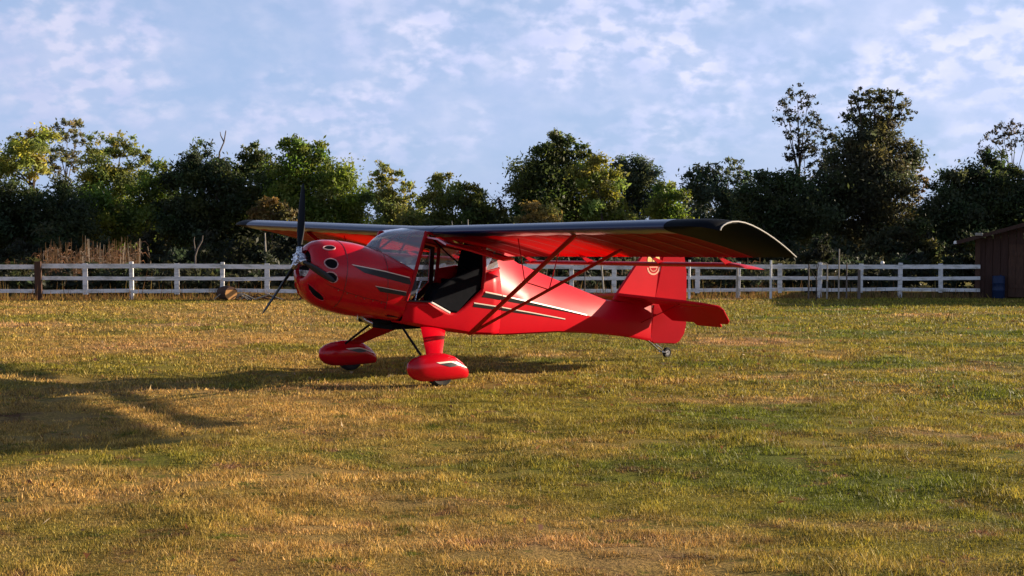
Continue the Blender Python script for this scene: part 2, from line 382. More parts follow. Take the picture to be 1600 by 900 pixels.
# cowl: x at z=1.3, top, bottom, half width, squareness, forward lean of the section
COWL = [(1.118, 1.455, 1.145, .165, 2, .21), (1.112, 1.49, 1.10, .20, 2, .21), (1.085, 1.525, 1.035, .25, 2, .21), (1.03, 1.553, .95, .315, 2.05, .2), (.93, 1.566, .865, .37, 2.15, .18),
        (.80, 1.562, .80, .415, 2.3, .14), (.60, 1.538, .74, .455, 2.6, .08), (.33, 1.49, .69, .485, 3.0, .0), (.10, 1.44, .655, .50, 3.4, 0), (-.30, 1.36, .585, .505, 3.6, 0)]
def cowl_pt(xs, ang, off=0):
    zt, zb, w, n, sh = lerp_table(COWL, xs); c, h = (zt+zb)/2, (zt-zb)/2
    ca, sa = math.cos(ang), math.sin(ang)                 # ang 0 = top, pi/2 = left side
    y = (abs(sa)**(2/n))*math.copysign(1, sa)*(w+off); z = c + (abs(ca)**(2/n))*math.copysign(1, ca)*(h+off)
    return Vector((xs - (z-1.3)*sh, y, z))
def deck_x(y):                                            # where the foot of the windshield crosses the deck
    return .33 - .34*(min(abs(y), .5)/.5)**1.35
def deck_z(s): return 1.492-.272*s**1.45
def cowl():
    N = 64; rows = [1.118, 1.112, 1.10, 1.085, 1.06, 1.03, .98, .93, .87, .80, .70]
    rings = [[cowl_pt(x, 2*math.pi*k/N) for k in range(N)] for x in rows]
    inner = [[Vector((p.x-.05, p.y*.9, 1.30+(p.z-1.30)*.9)) for p in rings[0]]]
    # run the shell back to the windshield foot and the door post
    for t in (0, .15, .3, .45, .6, .75, .88, 1.0):
        ring = []
        for k in range(N):
            a = 2*math.pi*k/N; p0 = cowl_pt(.33, a)
            if p0.z > 1.22:
                s_ = min(1, abs(p0.y)/.485); goal = Vector((deck_x(.5*s_), math.copysign(.5*s_, p0.y), deck_z(s_)))
            else:
                xe = .005+.36*(1.22-p0.z) if p0.z > .90 else .12; goal = cowl_pt(xe, a)
            q = cowl_pt(.62+(goal.x-.62)*t, a); ring.append(q + (goal-cowl_pt(goal.x, a))*t*t)
        rings.append(ring)
    b = MB(); b.loft(inner+rings, caps=False)
    o = b.build('cowl', 'red_paint', PL, smooth=True, angle=60)
    d = MB(); d.add([Vector((p.x+.012, p.y*.99, 1.30+(p.z-1.30)*.99)) for p in inner[0]], [tuple(range(N))]); d.build('air_intake', 'dark_void', o)
    c = MB(); c.box((1.105, .03, 1.205), (.04, .22, .07)); c.build('oil_cooler', 'alloy', o, bevel=.006)
    # chrome-rimmed ports in the flanks
    for (xs, ang, ra, rb) in PORTS:
        for sgn in (1, -1):
            n = 20; loop = [(math.cos(2*math.pi*k/n), math.sin(2*math.pi*k/n)) for k in range(n)]
            per = .35
            def P(u, v, off): return cowl_pt(xs+u*ra, sgn*(ang+v*rb/per), off)
            rim = MB(); rim.tube([P(u, v, .006) for u, v in loop]+[P(*loop[0], .006)], .007, 6)
            ho = MB(); ho.add([P(u*q, v*q, .007) for q in (1, .66, .33) for u, v in loop] + [P(0, 0, .007)], [(r_*n+k, r_*n+(k+1) % n, (r_+1)*n+(k+1) % n, (r_+1)*n+k) for r_ in (0, 1) for k in range(n)] + [(2*n+k, 2*n+(k+1) % n, 3*n) for k in range(n)])
            po = ho.build('port', 'dark_void', o); rim.build('port_rim', 'port_rim' if ang < 2 else 'red_paint', o, smooth=True)
    return o
PORTS = [(.97, .74, .060, .035), (.97, 1.33, .065, .055), (.95, 1.70, .060, .045), (1.01, 2.50, .085, .05)]
CW = cowl()
for xs, m in ((.345, 0), (.80, 1)):                       # joints of the cowl shells, with their fasteners
    b = MB(); n = 40; a0, a1 = (-2.2, 2.2) if m == 0 else (-2.7, 2.7)
    b.tube([cowl_pt(xs, a0+(a1-a0)*k/n, .0005) for k in range(n+1)], .0028, 5); b.build('cowl_joint', 'stripe_black', CW)
for s in (1, -1):
    b = MB(); b.tube([cowl_pt(.345+.62*k/14, s*(1.95), .0005) for k in range(15)], .0025, 5); b.build('cowl_joint', 'stripe_black', CW)
    for k in range(6):
        p, q = cowl_pt(.40+.09*k, s*1.99, -.002), cowl_pt(.40+.09*k, s*1.99, .003); b = MB(); b.tube([p, q], .007, 8); b.build('fastener', 'alloy', CW)

# fuselage: x, bottom, crease, top, half widths at bottom, crease, top
FUS = [(.15, .665, 1.16, 1.20, .40, .50, .50), (-.12, .605, 1.14, 1.2, .42, .50, .50), (-.5, .545, 1.07, 1.2, .43, .50, .50), (-.8, .49, 1.01, 1.2, .43, .50, .50), (-1.2, .462, .925, 1.46, .41, .485, .34),
       (-1.45, .455, .875, 1.39, .385, .455, .24), (-1.7, .452, .83, 1.29, .35, .42, .13), (-2.2, .445, .735, 1.125, .28, .34, .085), (-2.7, .41, .635, .96, .20, .255, .06), (-3.2, .36, .55, .795, .12, .165, .045), (-3.6, .31, .505, .745, .065, .10, .03), (-4.02, .235, .47, .71, .018, .026, .018)]
def flank_y(x, z):
    zb, zm, zt, wb, wm, wt = lerp_table(FUS, x)
    if z < zm: return wb+(wm-wb)*min(1, max(0, (z-zb)/(zm-zb)))**.55
    t = min(1, (z-zm)/max(zt-zm, 1e-3)); return wm+(wt-wm)*t + .025*math.sin(math.pi*t)*min(1, wm/.4)*min(1, max(0, (-.8-x)/.4))
def sill_z(x):                                            # lower edge of the door opening, then the foot of the rear side window
    pts = [(.12, .905), (-.19, .885), (-.45, .755), (-.57, .745), (-.92, 1.02), (-.95, 1.20), (-1.2, 1.25)]
    for (a, za), (b_, zb) in zip(pts, pts[1:]):
        if x <= a and x >= b_: return za+(zb-za)*(a-x)/(a-b_)
    return pts[0][1] if x > .12 else pts[-1][1]
def tub():
    b = MB(); rings = []
    for x in (.12, -.03, -.19, -.32, -.45, -.51, -.57, -.69, -.80, -.92, -.95, -1.07, -1.2):
        zb = lerp_table(FUS, x)[0]; zs = sill_z(x); half = [(flank_y(x, zb)-.03, zb)]
        for t in (0, .08, .2, .4, .6, .8, 1): z = zb+.03+(zs-zb-.03)*t; half.append((flank_y(x, z), z))
        rings.append([Vector((x, -y, z)) for y, z in half[::-1]] + [Vector((x, y, z)) for y, z in half])
    b.loft(rings, closed=False, caps=False); o = b.build('cabin_tub', 'red_fabric', PL, smooth=True, angle=35)
    s = o.modifiers.new('shell', 'SOLIDIFY'); s.thickness = .018; s.offset = 1 if False else -1
    tr = MB(); tr.bar((-.2, .502, .880), (-.455, .502, .752), .022, .03, (0, 1, 0)); tr.build('lit_sill_edge', 'white_edge', PL, bevel=.004)  # light on the sill edge, put in as a white strip
    tr = MB(); tr.tube([(.12, .497, .905), (-.19, .497, .885)], .012, 6); tr.build('sill_seal', 'stripe_black', PL)
    return o
tub()
def aft():
    rings = []
    for row in FUS[4:]:
        x, zb, zm, zt, wb, wm, wt = row; half = [(wb-.025*min(1, wb/.2), zb)]
        for t in (.0, .1, .3, .6, 1): z = zb+.02+(zm-zb-.02)*t; half.append((flank_y(x, z), z))
        for t in (.25, .5, .75, 1): half.append((wm+(wt-wm)*t + .025*math.sin(math.pi*t)*min(1, wm/.4), zm+(zt-zm)*t))
        half.append((wt*.5, zt+.012)); 
        rings.append([Vector((x, y, z)) for y, z in half] + [Vector((x, 0, zt+.016))] + [Vector((x, -y, z)) for y, z in half[::-1]])
    b = MB(); b.loft(rings, caps=False); n = len(rings[0]); b.add(rings[0], [tuple(range(n))], 1); b.add(rings[-1], [tuple(range(n))], 0)
    return b.build('rear_fuselage', ['red_fabric', 'upholstery'], PL, smooth=True, angle=24)
AF = aft()
def patch(name, up, lo, yfun, material, parent, off=.003, n=14):
    """painted stripe on a flank, both sides: edges given as (x, z) lists of equal end x"""
    def ev(line, t):
        x = line[0][0]+(line[-1][0]-line[0][0])*t
        for (a, za), (b_, zb) in zip(line, line[1:]):
            if b_ <= x <= a: return x, za+(zb-za)*(a-x)/(a-b_)
        return line[-1]
    for sgn in (1, -1):
        v, f = [], []
        for i in range(n+1):
            xu, zu = ev(up, i/n); xl, zl = ev(lo, i/n)
            for q in range(4):
                x, z = xu+(xl-xu)*q/3, zu+(zl-zu)*q/3
                v.append(Vector((x, sgn*(yfun(x, z)+off), z)))
        for i in range(n):
            for q in range(3): f.append((i*4+q, i*4+q+1, i*4+q+5, i*4+q+4))
        b = MB(); b.add(v, f); b.build(name, material, parent, smooth=True)
def cowl_y(x, z):
    zt, zb, w, n, sh = lerp_table(COWL, x + (z-1.3)*lerp_table(COWL, x)[4]); c, h = (zt+zb)/2, (zt-zb)/2
    return w*max(0, 1-abs((z-c)/h)**n)**(1/n)
patch('stripe', [(.74, 1.293), (.40, 1.228), (.08, 1.150)], [(.62, 1.215), (.40, 1.16), (.06, 1.075)], cowl_y, 'stripe_black', CW)
patch('pinstripe', [(.76, 1.309), (.40, 1.240), (.08, 1.163)], [(.74, 1.296), (.40, 1.229), (.08, 1.153)], cowl_y, 'cream', CW, off=.004)
patch('stripe', [(.49, 1.065), (.12, .995)], [(.44, 1.01), (.12, .955)], cowl_y, 'stripe_black', CW)
patch('pinstripe', [(.50, 1.075), (.12, 1.003)], [(.49, 1.067), (.12, .997)], cowl_y, 'cream', CW, off=.004)
def crease(d): return [(x, lerp_table(FUS, x)[1]+d) for x in (-1.21, -1.45, -1.7, -2.0, -2.2, -2.45, -2.7)]
def aft_y(x, z):
    zb, zm, zt, wb, wm, wt = lerp_table(FUS, x)
    if z <= zm: return flank_y(x, z)
    t = min(1, (z-zm)/(zt-zm)); return wm+(wt-wm)*t+.025*math.sin(math.pi*t)*min(1, wm/.4)
patch('pinstripe', crease(.014), crease(-.001), aft_y, 'cream', AF, off=.004, n=24)
patch('stripe', crease(-.002), [(x, z-.045*(1-(-1.21-x)/1.6)-.004) for x, z in crease(0)], aft_y, 'stripe_black', AF, n=24)
low = [(x, lerp_table(FUS, x)[1]-.135+.02*(-1.21-x)) for x in (-1.21, -1.45, -1.7, -2.0, -2.3)]
patch('pinstripe', [(x, z+.012) for x, z in low], low, aft_y, 'cream', AF, off=.004, n=20)
patch('stripe', [(x, z-.001) for x, z in low], [(x, z-.03*(1-(-1.21-x)/1.2)-.003) for x, z in low], aft_y, 'stripe_black', AF, n=20)
def tub_y(x, z): return flank_y(x, z)
patch('pinstripe', [(-.80, .862), (-1.2, .802)], [(-.80, .848), (-1.2, .789)], tub_y, 'cream', AF, off=.004)
patch('stripe', [(-.80, .847), (-1.2, .788)], [(-.79, .81), (-1.2, .757)], tub_y, 'stripe_black', AF)
patch('pinstripe', [(-.955, .985), (-1.2, .940)], [(-.955, .968), (-1.2, .925)], tub_y, 'cream', AF, off=.004)
patch('stripe', [(-.955, .967), (-1.2, .924)], [(-.91, .92), (-1.2, .878)], tub_y, 'stripe_black', AF)

# cabin frame, glass, seats
for s in (1, -1):
    b = MB(); b.tube([(.12, .492*s, .90), (.0, .495*s, 1.22), (-.15, .48*s, 1.66)], .022, 8); b.build('door_post', 'red_tube', PL, smooth=True)
    b = MB(); b.tube([(-.92, .488*s, 1.02), (-.95, .485*s, 1.22), (-.96, .46*s, 1.50)], .022, 8); b.build('rear_post', 'red_tube', PL, smooth=True)
    b = MB(); b.tube([(-.15, .46*s, 1.655), (-.96, .44*s, 1.50), (-1.22, .34*s, 1.44)], .016, 8); b.build('roof_rail', 'red_tube', PL, smooth=True)
    b = MB(); b.add([(-.96, .487*s, 1.215), (-1.195, .425*s, 1.255), (-1.195, .36*s, 1.44), (-.965, .455*s, 1.50)], [(0, 1, 2, 3)]); b.build('rear_window', 'dust_sheen_acrylic', PL)
    b = MB(); b.tube([(-.955, .487*s, 1.205), (-1.2, .428*s, 1.245)], .014, 6); b.build('window_ledge', 'red_tube', PL)
for y in (.10, -.10):
    b = MB(); b.tube([(.06, y*2.6, 1.42), (-.20, y, 1.66)], .012, 8); b.build('cabin_brace', 'red_tube', PL, smooth=True)
b = MB(); b.tube([(-.2, -.46, 1.645), (-.2, .46, 1.645)], .02, 8); b.build('spar_tube', 'red_tube', PL, smooth=True)
b = MB(); b.tube([(-.92, -.45, 1.49), (-.92, .45, 1.49)], .02, 8); b.build('spar_tube', 'red_tube', PL, smooth=True)
for y in (.13, .33):
    b = MB(); b.bar((-.80, y, 1.075), (-.60, y, .835), .045, .006, (0, 1, 0)); b.build('seat_belt', 'pale_bark', PL)
    b = MB(); b.box((-.60, y, .845), (.05, .05, .02)); b.build('buckle', 'alloy', PL, bevel=.004)
b = MB(); b.tube([(-.22, .44, 1.62), (-.55, .30, 1.42), (-.9, .2, 1.22)], .010, 6); b.build('shoulder_strap', 'upholstery', PL)
def windshield():
    n, m = 20, 7; v, f = [], []
    for j in range(m+1):
        t = j/m
        for i in range(n+1):
            y0 = -.5+1.0*i/n; s = abs(y0)/.5
            foot = Vector((deck_x(y0)-.003, y0*.994, deck_z(s)+.002))
            head = Vector((-.14-.03*s, y0*.95, 1.70-.03*s))
            p = foot.lerp(head, t); p.x += .05*math.sin(math.pi*t)*(1-s*s); p.z += .035*math.sin(math.pi*t)*(1-s*s)
            v.append(p)
    for j in range(m):
        for i in range(n): f.append((j*(n+1)+i, j*(n+1)+i+1, (j+1)*(n+1)+i+1, (j+1)*(n+1)+i))
    b = MB(); b.add(v, f); b.build('windshield', 'dust_sheen_acrylic', PL, smooth=True)
windshield()
b = MB(); prof = [(.24, .25, 1.40), (.05, .40, 1.29), (-.06, .43, 1.22), (-.06, .43, .98), (.05, .43, .95), (.24, .40, 1.0)]; b.loft([[(x, -y, z) for x, y, z in prof], [(x, y, z) for x, y, z in prof]]); ip = b.build('instrument_panel', 'panel_navy', PL, bevel=.01)
for y, z, r in ((.28, 1.13, .04), (.16, 1.13, .04), (-.02, 1.12, .05), (-.2, 1.13, .04), (-.3, 1.13, .04)):
    b = MB(); b.tube([(-.058, y, z), (-.068, y, z)], r, 14); b.build('gauge', 'alloy', ip)
for s in (1, -1):
    y0, y1 = (.03, .44) if s > 0 else (-.44, -.03)
    st = empty('seat'); st.parent = PL
    b = MB(); b.prism([(-.36, y0, .68), (-.34, y0, .78), (-.42, y0, .82), (-.80, y0, .80), (-.84, y0, .72)], (0, y1-y0, 0)); b.build('cushion', 'upholstery', st, bevel=.035)
    b = MB(); b.prism([(-.74, y0, .80), (-.70, y0, .88), (-.79, y0, 1.02), (-.86, y0, 1.06), (-.93, y0, 1.02), (-.90, y0, .84)], (0, y1-y0, 0)); b.build('backrest', 'upholstery', st, bevel=.03)
    ys = .395*s
    if s > 0: b = MB(); b.prism([(-.21, ys, .88), (-.30, ys, 1.02), (-.46, ys, 1.12), (-.66, ys, 1.18), (-.90, ys, 1.27), (-.925, ys, 1.05), (-.58, ys, .745), (-.46, ys, .76)], (0, .085*s, 0)); b.build('side_bolster', 'upholstery', st, bevel=.025)
b = MB(); b.prism([(-.98, -.44, .60), (-.98, .44, .60), (-.98, .44, 1.10), (-.98, -.44, 1.10)], (-.02, 0, 0)); b.build('bulkhead', 'upholstery', PL)
b = MB(); b.prism([(.28, -.34, .73), (-.95, -.38, .57), (-.95, -.38, .585), (.28, -.34, .745)], (0, .72, 0)); b.build('cabin_floor', 'upholstery', PL)
b = MB(); b.prism([(.30, -.36, .74), (.30, .36, .74), (.30, .42, 1.0), (.30, .40, 1.25), (.30, .25, 1.40), (.30, -.25, 1.40), (.30, -.40, 1.25), (.30, -.42, 1.0)], (-.015, 0, 0)); b.build('firewall', 'dark_void', PL)
b = MB(); b.tube([(-.12, .22, .66), (-.20, .22, .98), (-.26, .22, 1.12)], .011, 8); b.build('control_stick', 'alloy', PL, smooth=True)
# doors: the left one swung up under the wing, the right one shut
def door(name, s, ang):
    out = [(-.13, 0), (.0, -.43), (.10, -.76), (-.19, -.78), (-.45, -.90), (-.57, -.91), (-.91, -.64), (-.93, -.18)]
    inn = [(-.19, -.06), (-.06, -.42), (.03, -.70), (-.21, -.715), (-.46, -.835), (-.55, -.84), (-.85, -.60), (-.87, -.21)]
    root = empty(name); root.parent = PL; root['label'] = 'door swung up under the wing, shade-dark inside' if ang else 'closed door with clear pane'; root.location = (0, .498*s, 1.655)
    root.rotation_euler = (ang*s, 0, 0)
    if ang: root.location = (0, .505*s, 1.625); root.rotation_euler = (ang*s, R(-11), 0)
    bl = lambda h: .03*math.sin(math.pi*min(1, -h/.9))
    b = MB(); n = len(out); v = [(x, (bl(z)+.012)*s, z) for x, z in out]+[(x, (bl(z)+.012)*s, z) for x, z in inn]+[(x, (bl(z)-.006)*s, z) for x, z in out]+[(x, (bl(z)-.006)*s, z) for x, z in inn]
    f = []
    for k in range(n):
        q = (k+1) % n
        f += [(k, q, n+q, n+k), (k, 2*n+k, 2*n+q, q), (n+k, n+q, 3*n+q, 3*n+k)]
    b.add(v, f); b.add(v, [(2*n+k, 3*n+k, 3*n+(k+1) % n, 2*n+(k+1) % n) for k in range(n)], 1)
    b.build('door_frame', ['red_paint', 'door_shade_red'], root)
    g = MB(); g.add([(x, (bl(z)+.003)*s, z) for x, z in inn], [tuple(range(n))]); g.build('door_pane', 'smoked_acrylic' if s > 0 else 'acrylic', root)  # open door's pane tinted dark for the shade under the wing
    h = MB(); h.box((-.55, .05*s, -.80), (.10, .02, .025)); h.build('handle', 'stripe_black', root, bevel=.005)
    if s > 0:
        k = MB(); k.tube([(-.5, -.03, -.05), (-.45, .012, -.55)], .008, 6); k.build('gas_strut', 'alloy', root)
door('door', 1, R(80)); door('door', -1, 0)

# wings
CH, WA = 1.20, R(13.4)
def airfoil(n=16):
    up, lo = [], []
    for i in range(n+1):
        x = .5*(1-math.cos(math.pi*i/n)); t = 5*.135*(.2969*math.sqrt(x)-.126*x-.3516*x*x+.2843*x**3-.1036*x**4)
        m_, p_ = .055, .38; c = m_/p_**2*(2*p_*x-x*x) if x < p_ else m_/(1-p_)**2*((1-2*p_)+2*p_*x-x*x)
        up.append((x, c+t)); lo.append((x, c-t*.86))
    return up, lo
UP, LO = airfoil()
def wing_ring(y, s, thick=1.0, setback=0.0, cut=0.0):
    z0 = 1.652 + .0185*abs(y); pts = []
    for (x, z) in UP[::-1] + LO[1:]:
        xx = setback + x*(1-setback) if True else x
        zu = next(u[1] for u in UP if abs(u[0]-x) < 1e-9)
        zz = zu + (z-zu)*thick
        pts.append(Vector((-.215 - CH*(xx*math.cos(WA)-zz*math.sin(WA)*-1*-1*0) - CH*zz*math.sin(WA)*-1*0 - 0, s*y, z0 - CH*xx*math.sin(WA) + CH*zz*math.cos(WA))))
    return pts
def wing(s):
    root = empty('left_wing' if s > 0 else 'right_wing'); root.parent = PL; root.name = 'wing'
    def span(ys, f): return [wing_ring(y, s, *f(y)) for y in ys]
    n = len(UP); P = 2*n-1
    ys = [.5]; y = .5
    while y < 4.14: y = round(y+.18, 3); ys.append(min(y, 4.15))
    sag = lambda y: ((1.0 if round((y-.5)/.18) % 2 == 0 else .94), 0.0)
    rings = span(ys, sag)
    b = MB(); le = 5
    i0, i1 = n-1-le, n-1+le-1                       # ring indices that belong to the navy leading edge
    b.loft([r[:i0+1] + r[i1:] for r in rings], closed=True, caps=False)
    # leave the leading edge open here: drop the joining strip
    k = i0; W_ = len(rings[0][:i0+1] + rings[0][i1:])
    keep = [f for f in b.f if not ((f[0] % W_ == k) and (f[1] % W_ == k+1))]
    b.f = keep                                       # the outer third of the upper side is painted dark like the tip
    b.m = [2 if f[0]//W_ < 4 else (1 if (f[0] % W_ < i0 and f[0]//W_ >= 11) else 0) for f in keep]   # the inner bay holds the fuel tank and lets no light through
    b.build('wing_panel', ['wing_fabric', 'navy', 'tank_red'], root, smooth=True, angle=50)
    b = MB(); b.loft([[p + Vector((.0015, 0, 0)) for p in r[i0:i1+1]] for r in rings], closed=False, caps=False); b.build('leading_edge', 'navy', root, smooth=True, angle=60)
    tip = [wing_ring(4.15, s), wing_ring(4.35, s, .92, 0), wing_ring(4.48, s, .75, .01), wing_ring(4.57, s, .52, .035), wing_ring(4.63, s, .28, .08), wing_ring(4.665, s, .08, .15)]
    b = MB(); b.loft(tip, caps=True); b.build('wing_tip', 'tip_black', root, smooth=True, angle=50)
    # tapes over the ribs on the underside
    for y in [.68+.36*k for k in range(10)]:
        lo_ = [wing_ring(y+d, s)[i1:] for d in (-.014, .014)]; b = MB(); b.loft([[p-Vector((0, 0, .0035)) for p in r] for r in lo_], closed=False, caps=False); b.build('rib_tape', 'red_fabric', root, smooth=True)
    # root rib closing the inner end
    b = MB(); b.add(wing_ring(.502, s), [tuple(range(P))]); b.build('root_rib', 'tank_red', root)
    # bright edge of the drooped tip
    edge = [wing_ring(4.665, s, .08, .15)[i] for i in range(0, n)]
    b = MB(); b.tube([p + Vector((0, .004*s, .004)) for p in edge], .007, 6); b.build('tip_bead', 'chrome' if False else 'pale_metal', root, smooth=True)
    # full-span flaperon hung under the trailing edge
    fl = []
    FA, FC = R(4), .30
    for y in (.62, 1.4, 2.2, 3.0, 3.8, 3.93, 4.0):
        z0 = 1.312+.0165*y; th = 1.0 if y < 3.9 else (.7 if y < 3.95 else .25); dz = 0 if y < 3.9 else (-.012 if y < 3.95 else -.03)
        ring = []
        for i in range(20):
            a = 2*math.pi*i/20; x = .5*(1-math.cos(a)); t = 5*.15*(.2969*math.sqrt(x)-.126*x-.3516*x*x+.2843*x**3-.1036*x**4)*th
            zz = math.copysign(t, math.sin(a)) if i not in (0, 10) else 0
            ring.append(Vector((-1.42-FC*(x*math.cos(FA)), s*y, z0+dz-FC*x*math.sin(FA)+FC*zz)))
        fl.append(ring)
    b = MB(); b.loft(fl); fo = b.build('flaperon', 'red_fabric', root, smooth=True, angle=50)
    for y in (.75, 1.75, 2.85, 3.78):
        zf = 1.312+.0165*y; b = MB(); b.prism([(-1.28, s*y-.006, zf+.085), (-1.36, s*y-.006, zf+.065), (-1.52, s*y-.006, zf+.01), (-1.47, s*y-.006, zf-.012), (-1.42, s*y-.006, zf-.012)], (0, .012, 0)); b.build('hanger', 'red_paint', root)
    # lift struts and jury struts
    a, f1, f2 = Vector((-.745, .475*s, .50)), Vector((-.40, 2.74*s, 1.652)), Vector((-.905, 2.84*s, 1.50))
    b = MB(); b.tube([a, a.lerp(f1, .03), a.lerp(f1, .97), f1], [.028, .036, .036, .024], 10, flat=.45, ref=(1, 0, 0)); b.build('lift_strut', 'red_tube', root, smooth=True)
    b = MB(); b.tube([a+Vector((-.02, 0, 0)), a.lerp(f2, .03), a.lerp(f2, .97), f2], [.026, .032, .032, .022], 10, flat=.45, ref=(1, 0, 0)); b.build('lift_strut', 'red_tube', root, smooth=True)
    j1, j2 = a.lerp(f1, .56), a.lerp(f2, .56)
    for p, q in ((j1, Vector((-.42, j1.y+.05*s, 1.60))), (j2, Vector((-.92, j2.y+.05*s, 1.455))), (j1, j2)):
        b = MB(); b.tube([p, q], .006, 6); b.build('jury_strut', 'red_tube', root)
    return root
wing(1); wing(-1)
# centre section over the cabin
def centre():
    b = MB(); n = len(UP); b.loft([wing_ring(y, 1)[0:n] for y in (-.497, -.2, .2, .497)], closed=False, caps=False)
    o = b.build('skylight', 'smoked_acrylic', PL, smooth=True)
    b = MB(); r = [wing_ring(y, 1)[n-6:n+4] for y in (-.497, -.2, .2, .497)]; b.loft([[p+Vector((.002, 0, .002)) for p in q] for q in r], closed=False, caps=False); b.build('leading_edge', 'navy', PL, smooth=True)
centre()

# tail
def fin_tail():
    def plate(poly, t, taper=.35):
        """thin streamlined surface in the x-z plane"""
        c = Vector((sum(p[0] for p in poly)/len(poly), 0, sum(p[1] for p in poly)/len(poly))); rings = []
        for k, y in ((.985, -t*.5), (1, -t*taper*.5), (1, t*taper*.5), (.985, t*.5)):
            rings.append([Vector((c.x+(p[0]-c.x)*k, y, c.z+(p[1]-c.z)*k)) for p in poly])
        return rings
    fin = [(-3.36, .80), (-3.44, .905), (-3.60, 1.085), (-3.79, 1.30), (-3.93, 1.44), (-4.03, 1.505), (-4.295, 1.52), (-4.20, 1.02), (-4.13, .71), (-3.8, .70)]
    b = MB(); b.loft(plate(fin, .05)); fo = b.build('fin', 'red_fabric', PL, smooth=True, angle=30)
    # rudder, trailing edge a little to the left
    ru = [(0, 0), (.05, .52), (.115, .78), (.185, 1.10), (.275, 1.285), (.34, 1.30), (.47, 1.27), (.53, 1.20), (.585, .9), (.59, .20), (.56, .07), (.49, -.02), (.42, -.055), (.05, -.035)]
    rp = empty('rudder', (-4.015, 0, .24)); rp.parent = PL
    rp.rotation_euler = (0, 0, R(-7))
    b = MB(); b.loft(plate([(-x-.008, z) for x, z in ru], .035)); b.build('rudder_panel', 'red_fabric', rp, smooth=True, angle=30)
    for z, x in ((.09, .005), (.47, .045), (.95, .15)):
        b = MB(); b.tube([(-x+.01, 0, z-.03), (-x+.005, 0, z+.03)], .013, 8); b.build('hinge', 'pale_metal', rp, smooth=True)
    b = MB(); b.tube([(-4.02, 0, .225), (-4.14, 0, .76)], .021, 10); b.build('stern_post', 'red_paint', PL, smooth=True)
    # tailplane, nose up like the rest; the elevators hang down
    for s in (1, -1):
        st = [(-3.42, .03), (-3.47, .10), (-3.74, .93), (-3.84, 1.10), (-3.98, 1.20), (-4.07, 1.215), (-4.07, .03)]
        def stp(p, y): return Vector((p[0], p[1]*s, .872+(p[0]+3.42)*math.tan(R(11)) + y))
        c = (-3.78, .6)
        b = MB(); b.loft([[stp((c[0]+(p[0]-c[0])*k, c[1]+(p[1]-c[1])*k), y) for p in st] for k, y in ((.985, -.018), (1, -.008), (1, .008), (.985, .018))]); b.build('tailplane', 'red_fabric', PL, smooth=True, angle=30)
        el = [(.01, .10), (.01, 1.215), (.05, 1.235), (.25, 1.20), (.30, 1.15), (.30, 1.01), (.37, .995), (.37, .57), (.315, .545), (.315, .14), (.18, .06)]
        er = empty('elevator', (-4.075, 0, .743)); er.parent = PL; er.rotation_euler = (0, R(-46), 0)
        b = MB(); b.loft([[Vector((-(.17+(p[0]-.17)*k), s*(.65+(p[1]-.65)*k), y)) for p in el] for k, y in ((.985, -.014), (1, -.006), (1, .006), (.985, .014))]); b.build('elevator_panel', 'red_fabric', er, smooth=True, angle=30)
        b = MB(); b.tube([(-3.80, .03*s, .48), (-3.85, .72*s, .77)], .006, 6); b.build('brace_wire', 'red_tube', PL)
    # crest on both sides of the fin
    for s in (1, -1):
        yy = .0275*s
        cr = empty('fin_crest', (-4.045, yy, 1.245)); cr.parent = PL
        sh = [(.0, .165), (.05, .158), (.09, .135), (.108, .08), (.112, .01), (-.112, .01), (-.108, .08), (-.09, .135), (-.05, .158)]
        b = MB(); b.prism([(x, 0, z) for x, z in sh], (0, .002*s, 0)); b.build('shield', 'gold', cr)
        b = MB(); b.prism([(.035, .0022*s, .02), (.03, .0022*s, .10), (.0, .0022*s, .13), (-.03, .0022*s, .10), (-.035, .0022*s, .02)], (0, .001*s, 0)); b.build('shield_figure', 'badge_dark', cr)
        b = MB(); b.prism([(.02, .0036*s, .03), (.015, .0036*s, .09), (.0, .0036*s, .11), (-.012, .0036*s, .09), (-.01, .0036*s, .03)], (0, .001*s, 0)); b.build('shield_figure', 'gold', cr)
        b = MB(); arc = [R(180+i*9) for i in range(21)]
        b.loft([[Vector((math.cos(a)*.115, 0, -.035+math.sin(a)*.10)) for a in arc], [Vector((math.cos(a)*.092, .0, -.035+math.sin(a)*.078)) for a in arc]], closed=False, caps=False)
        for k in range(9):
            a = R(195+k*18.5); b.box((math.cos(a)*.06, 0, -.035+math.sin(a)*.05), (.011, .001, .018))
        b.box((0, 0, -.03), (.15, .001, .014)); b.build('scroll', 'badge_pale', cr, fix=False)
fin_tail()

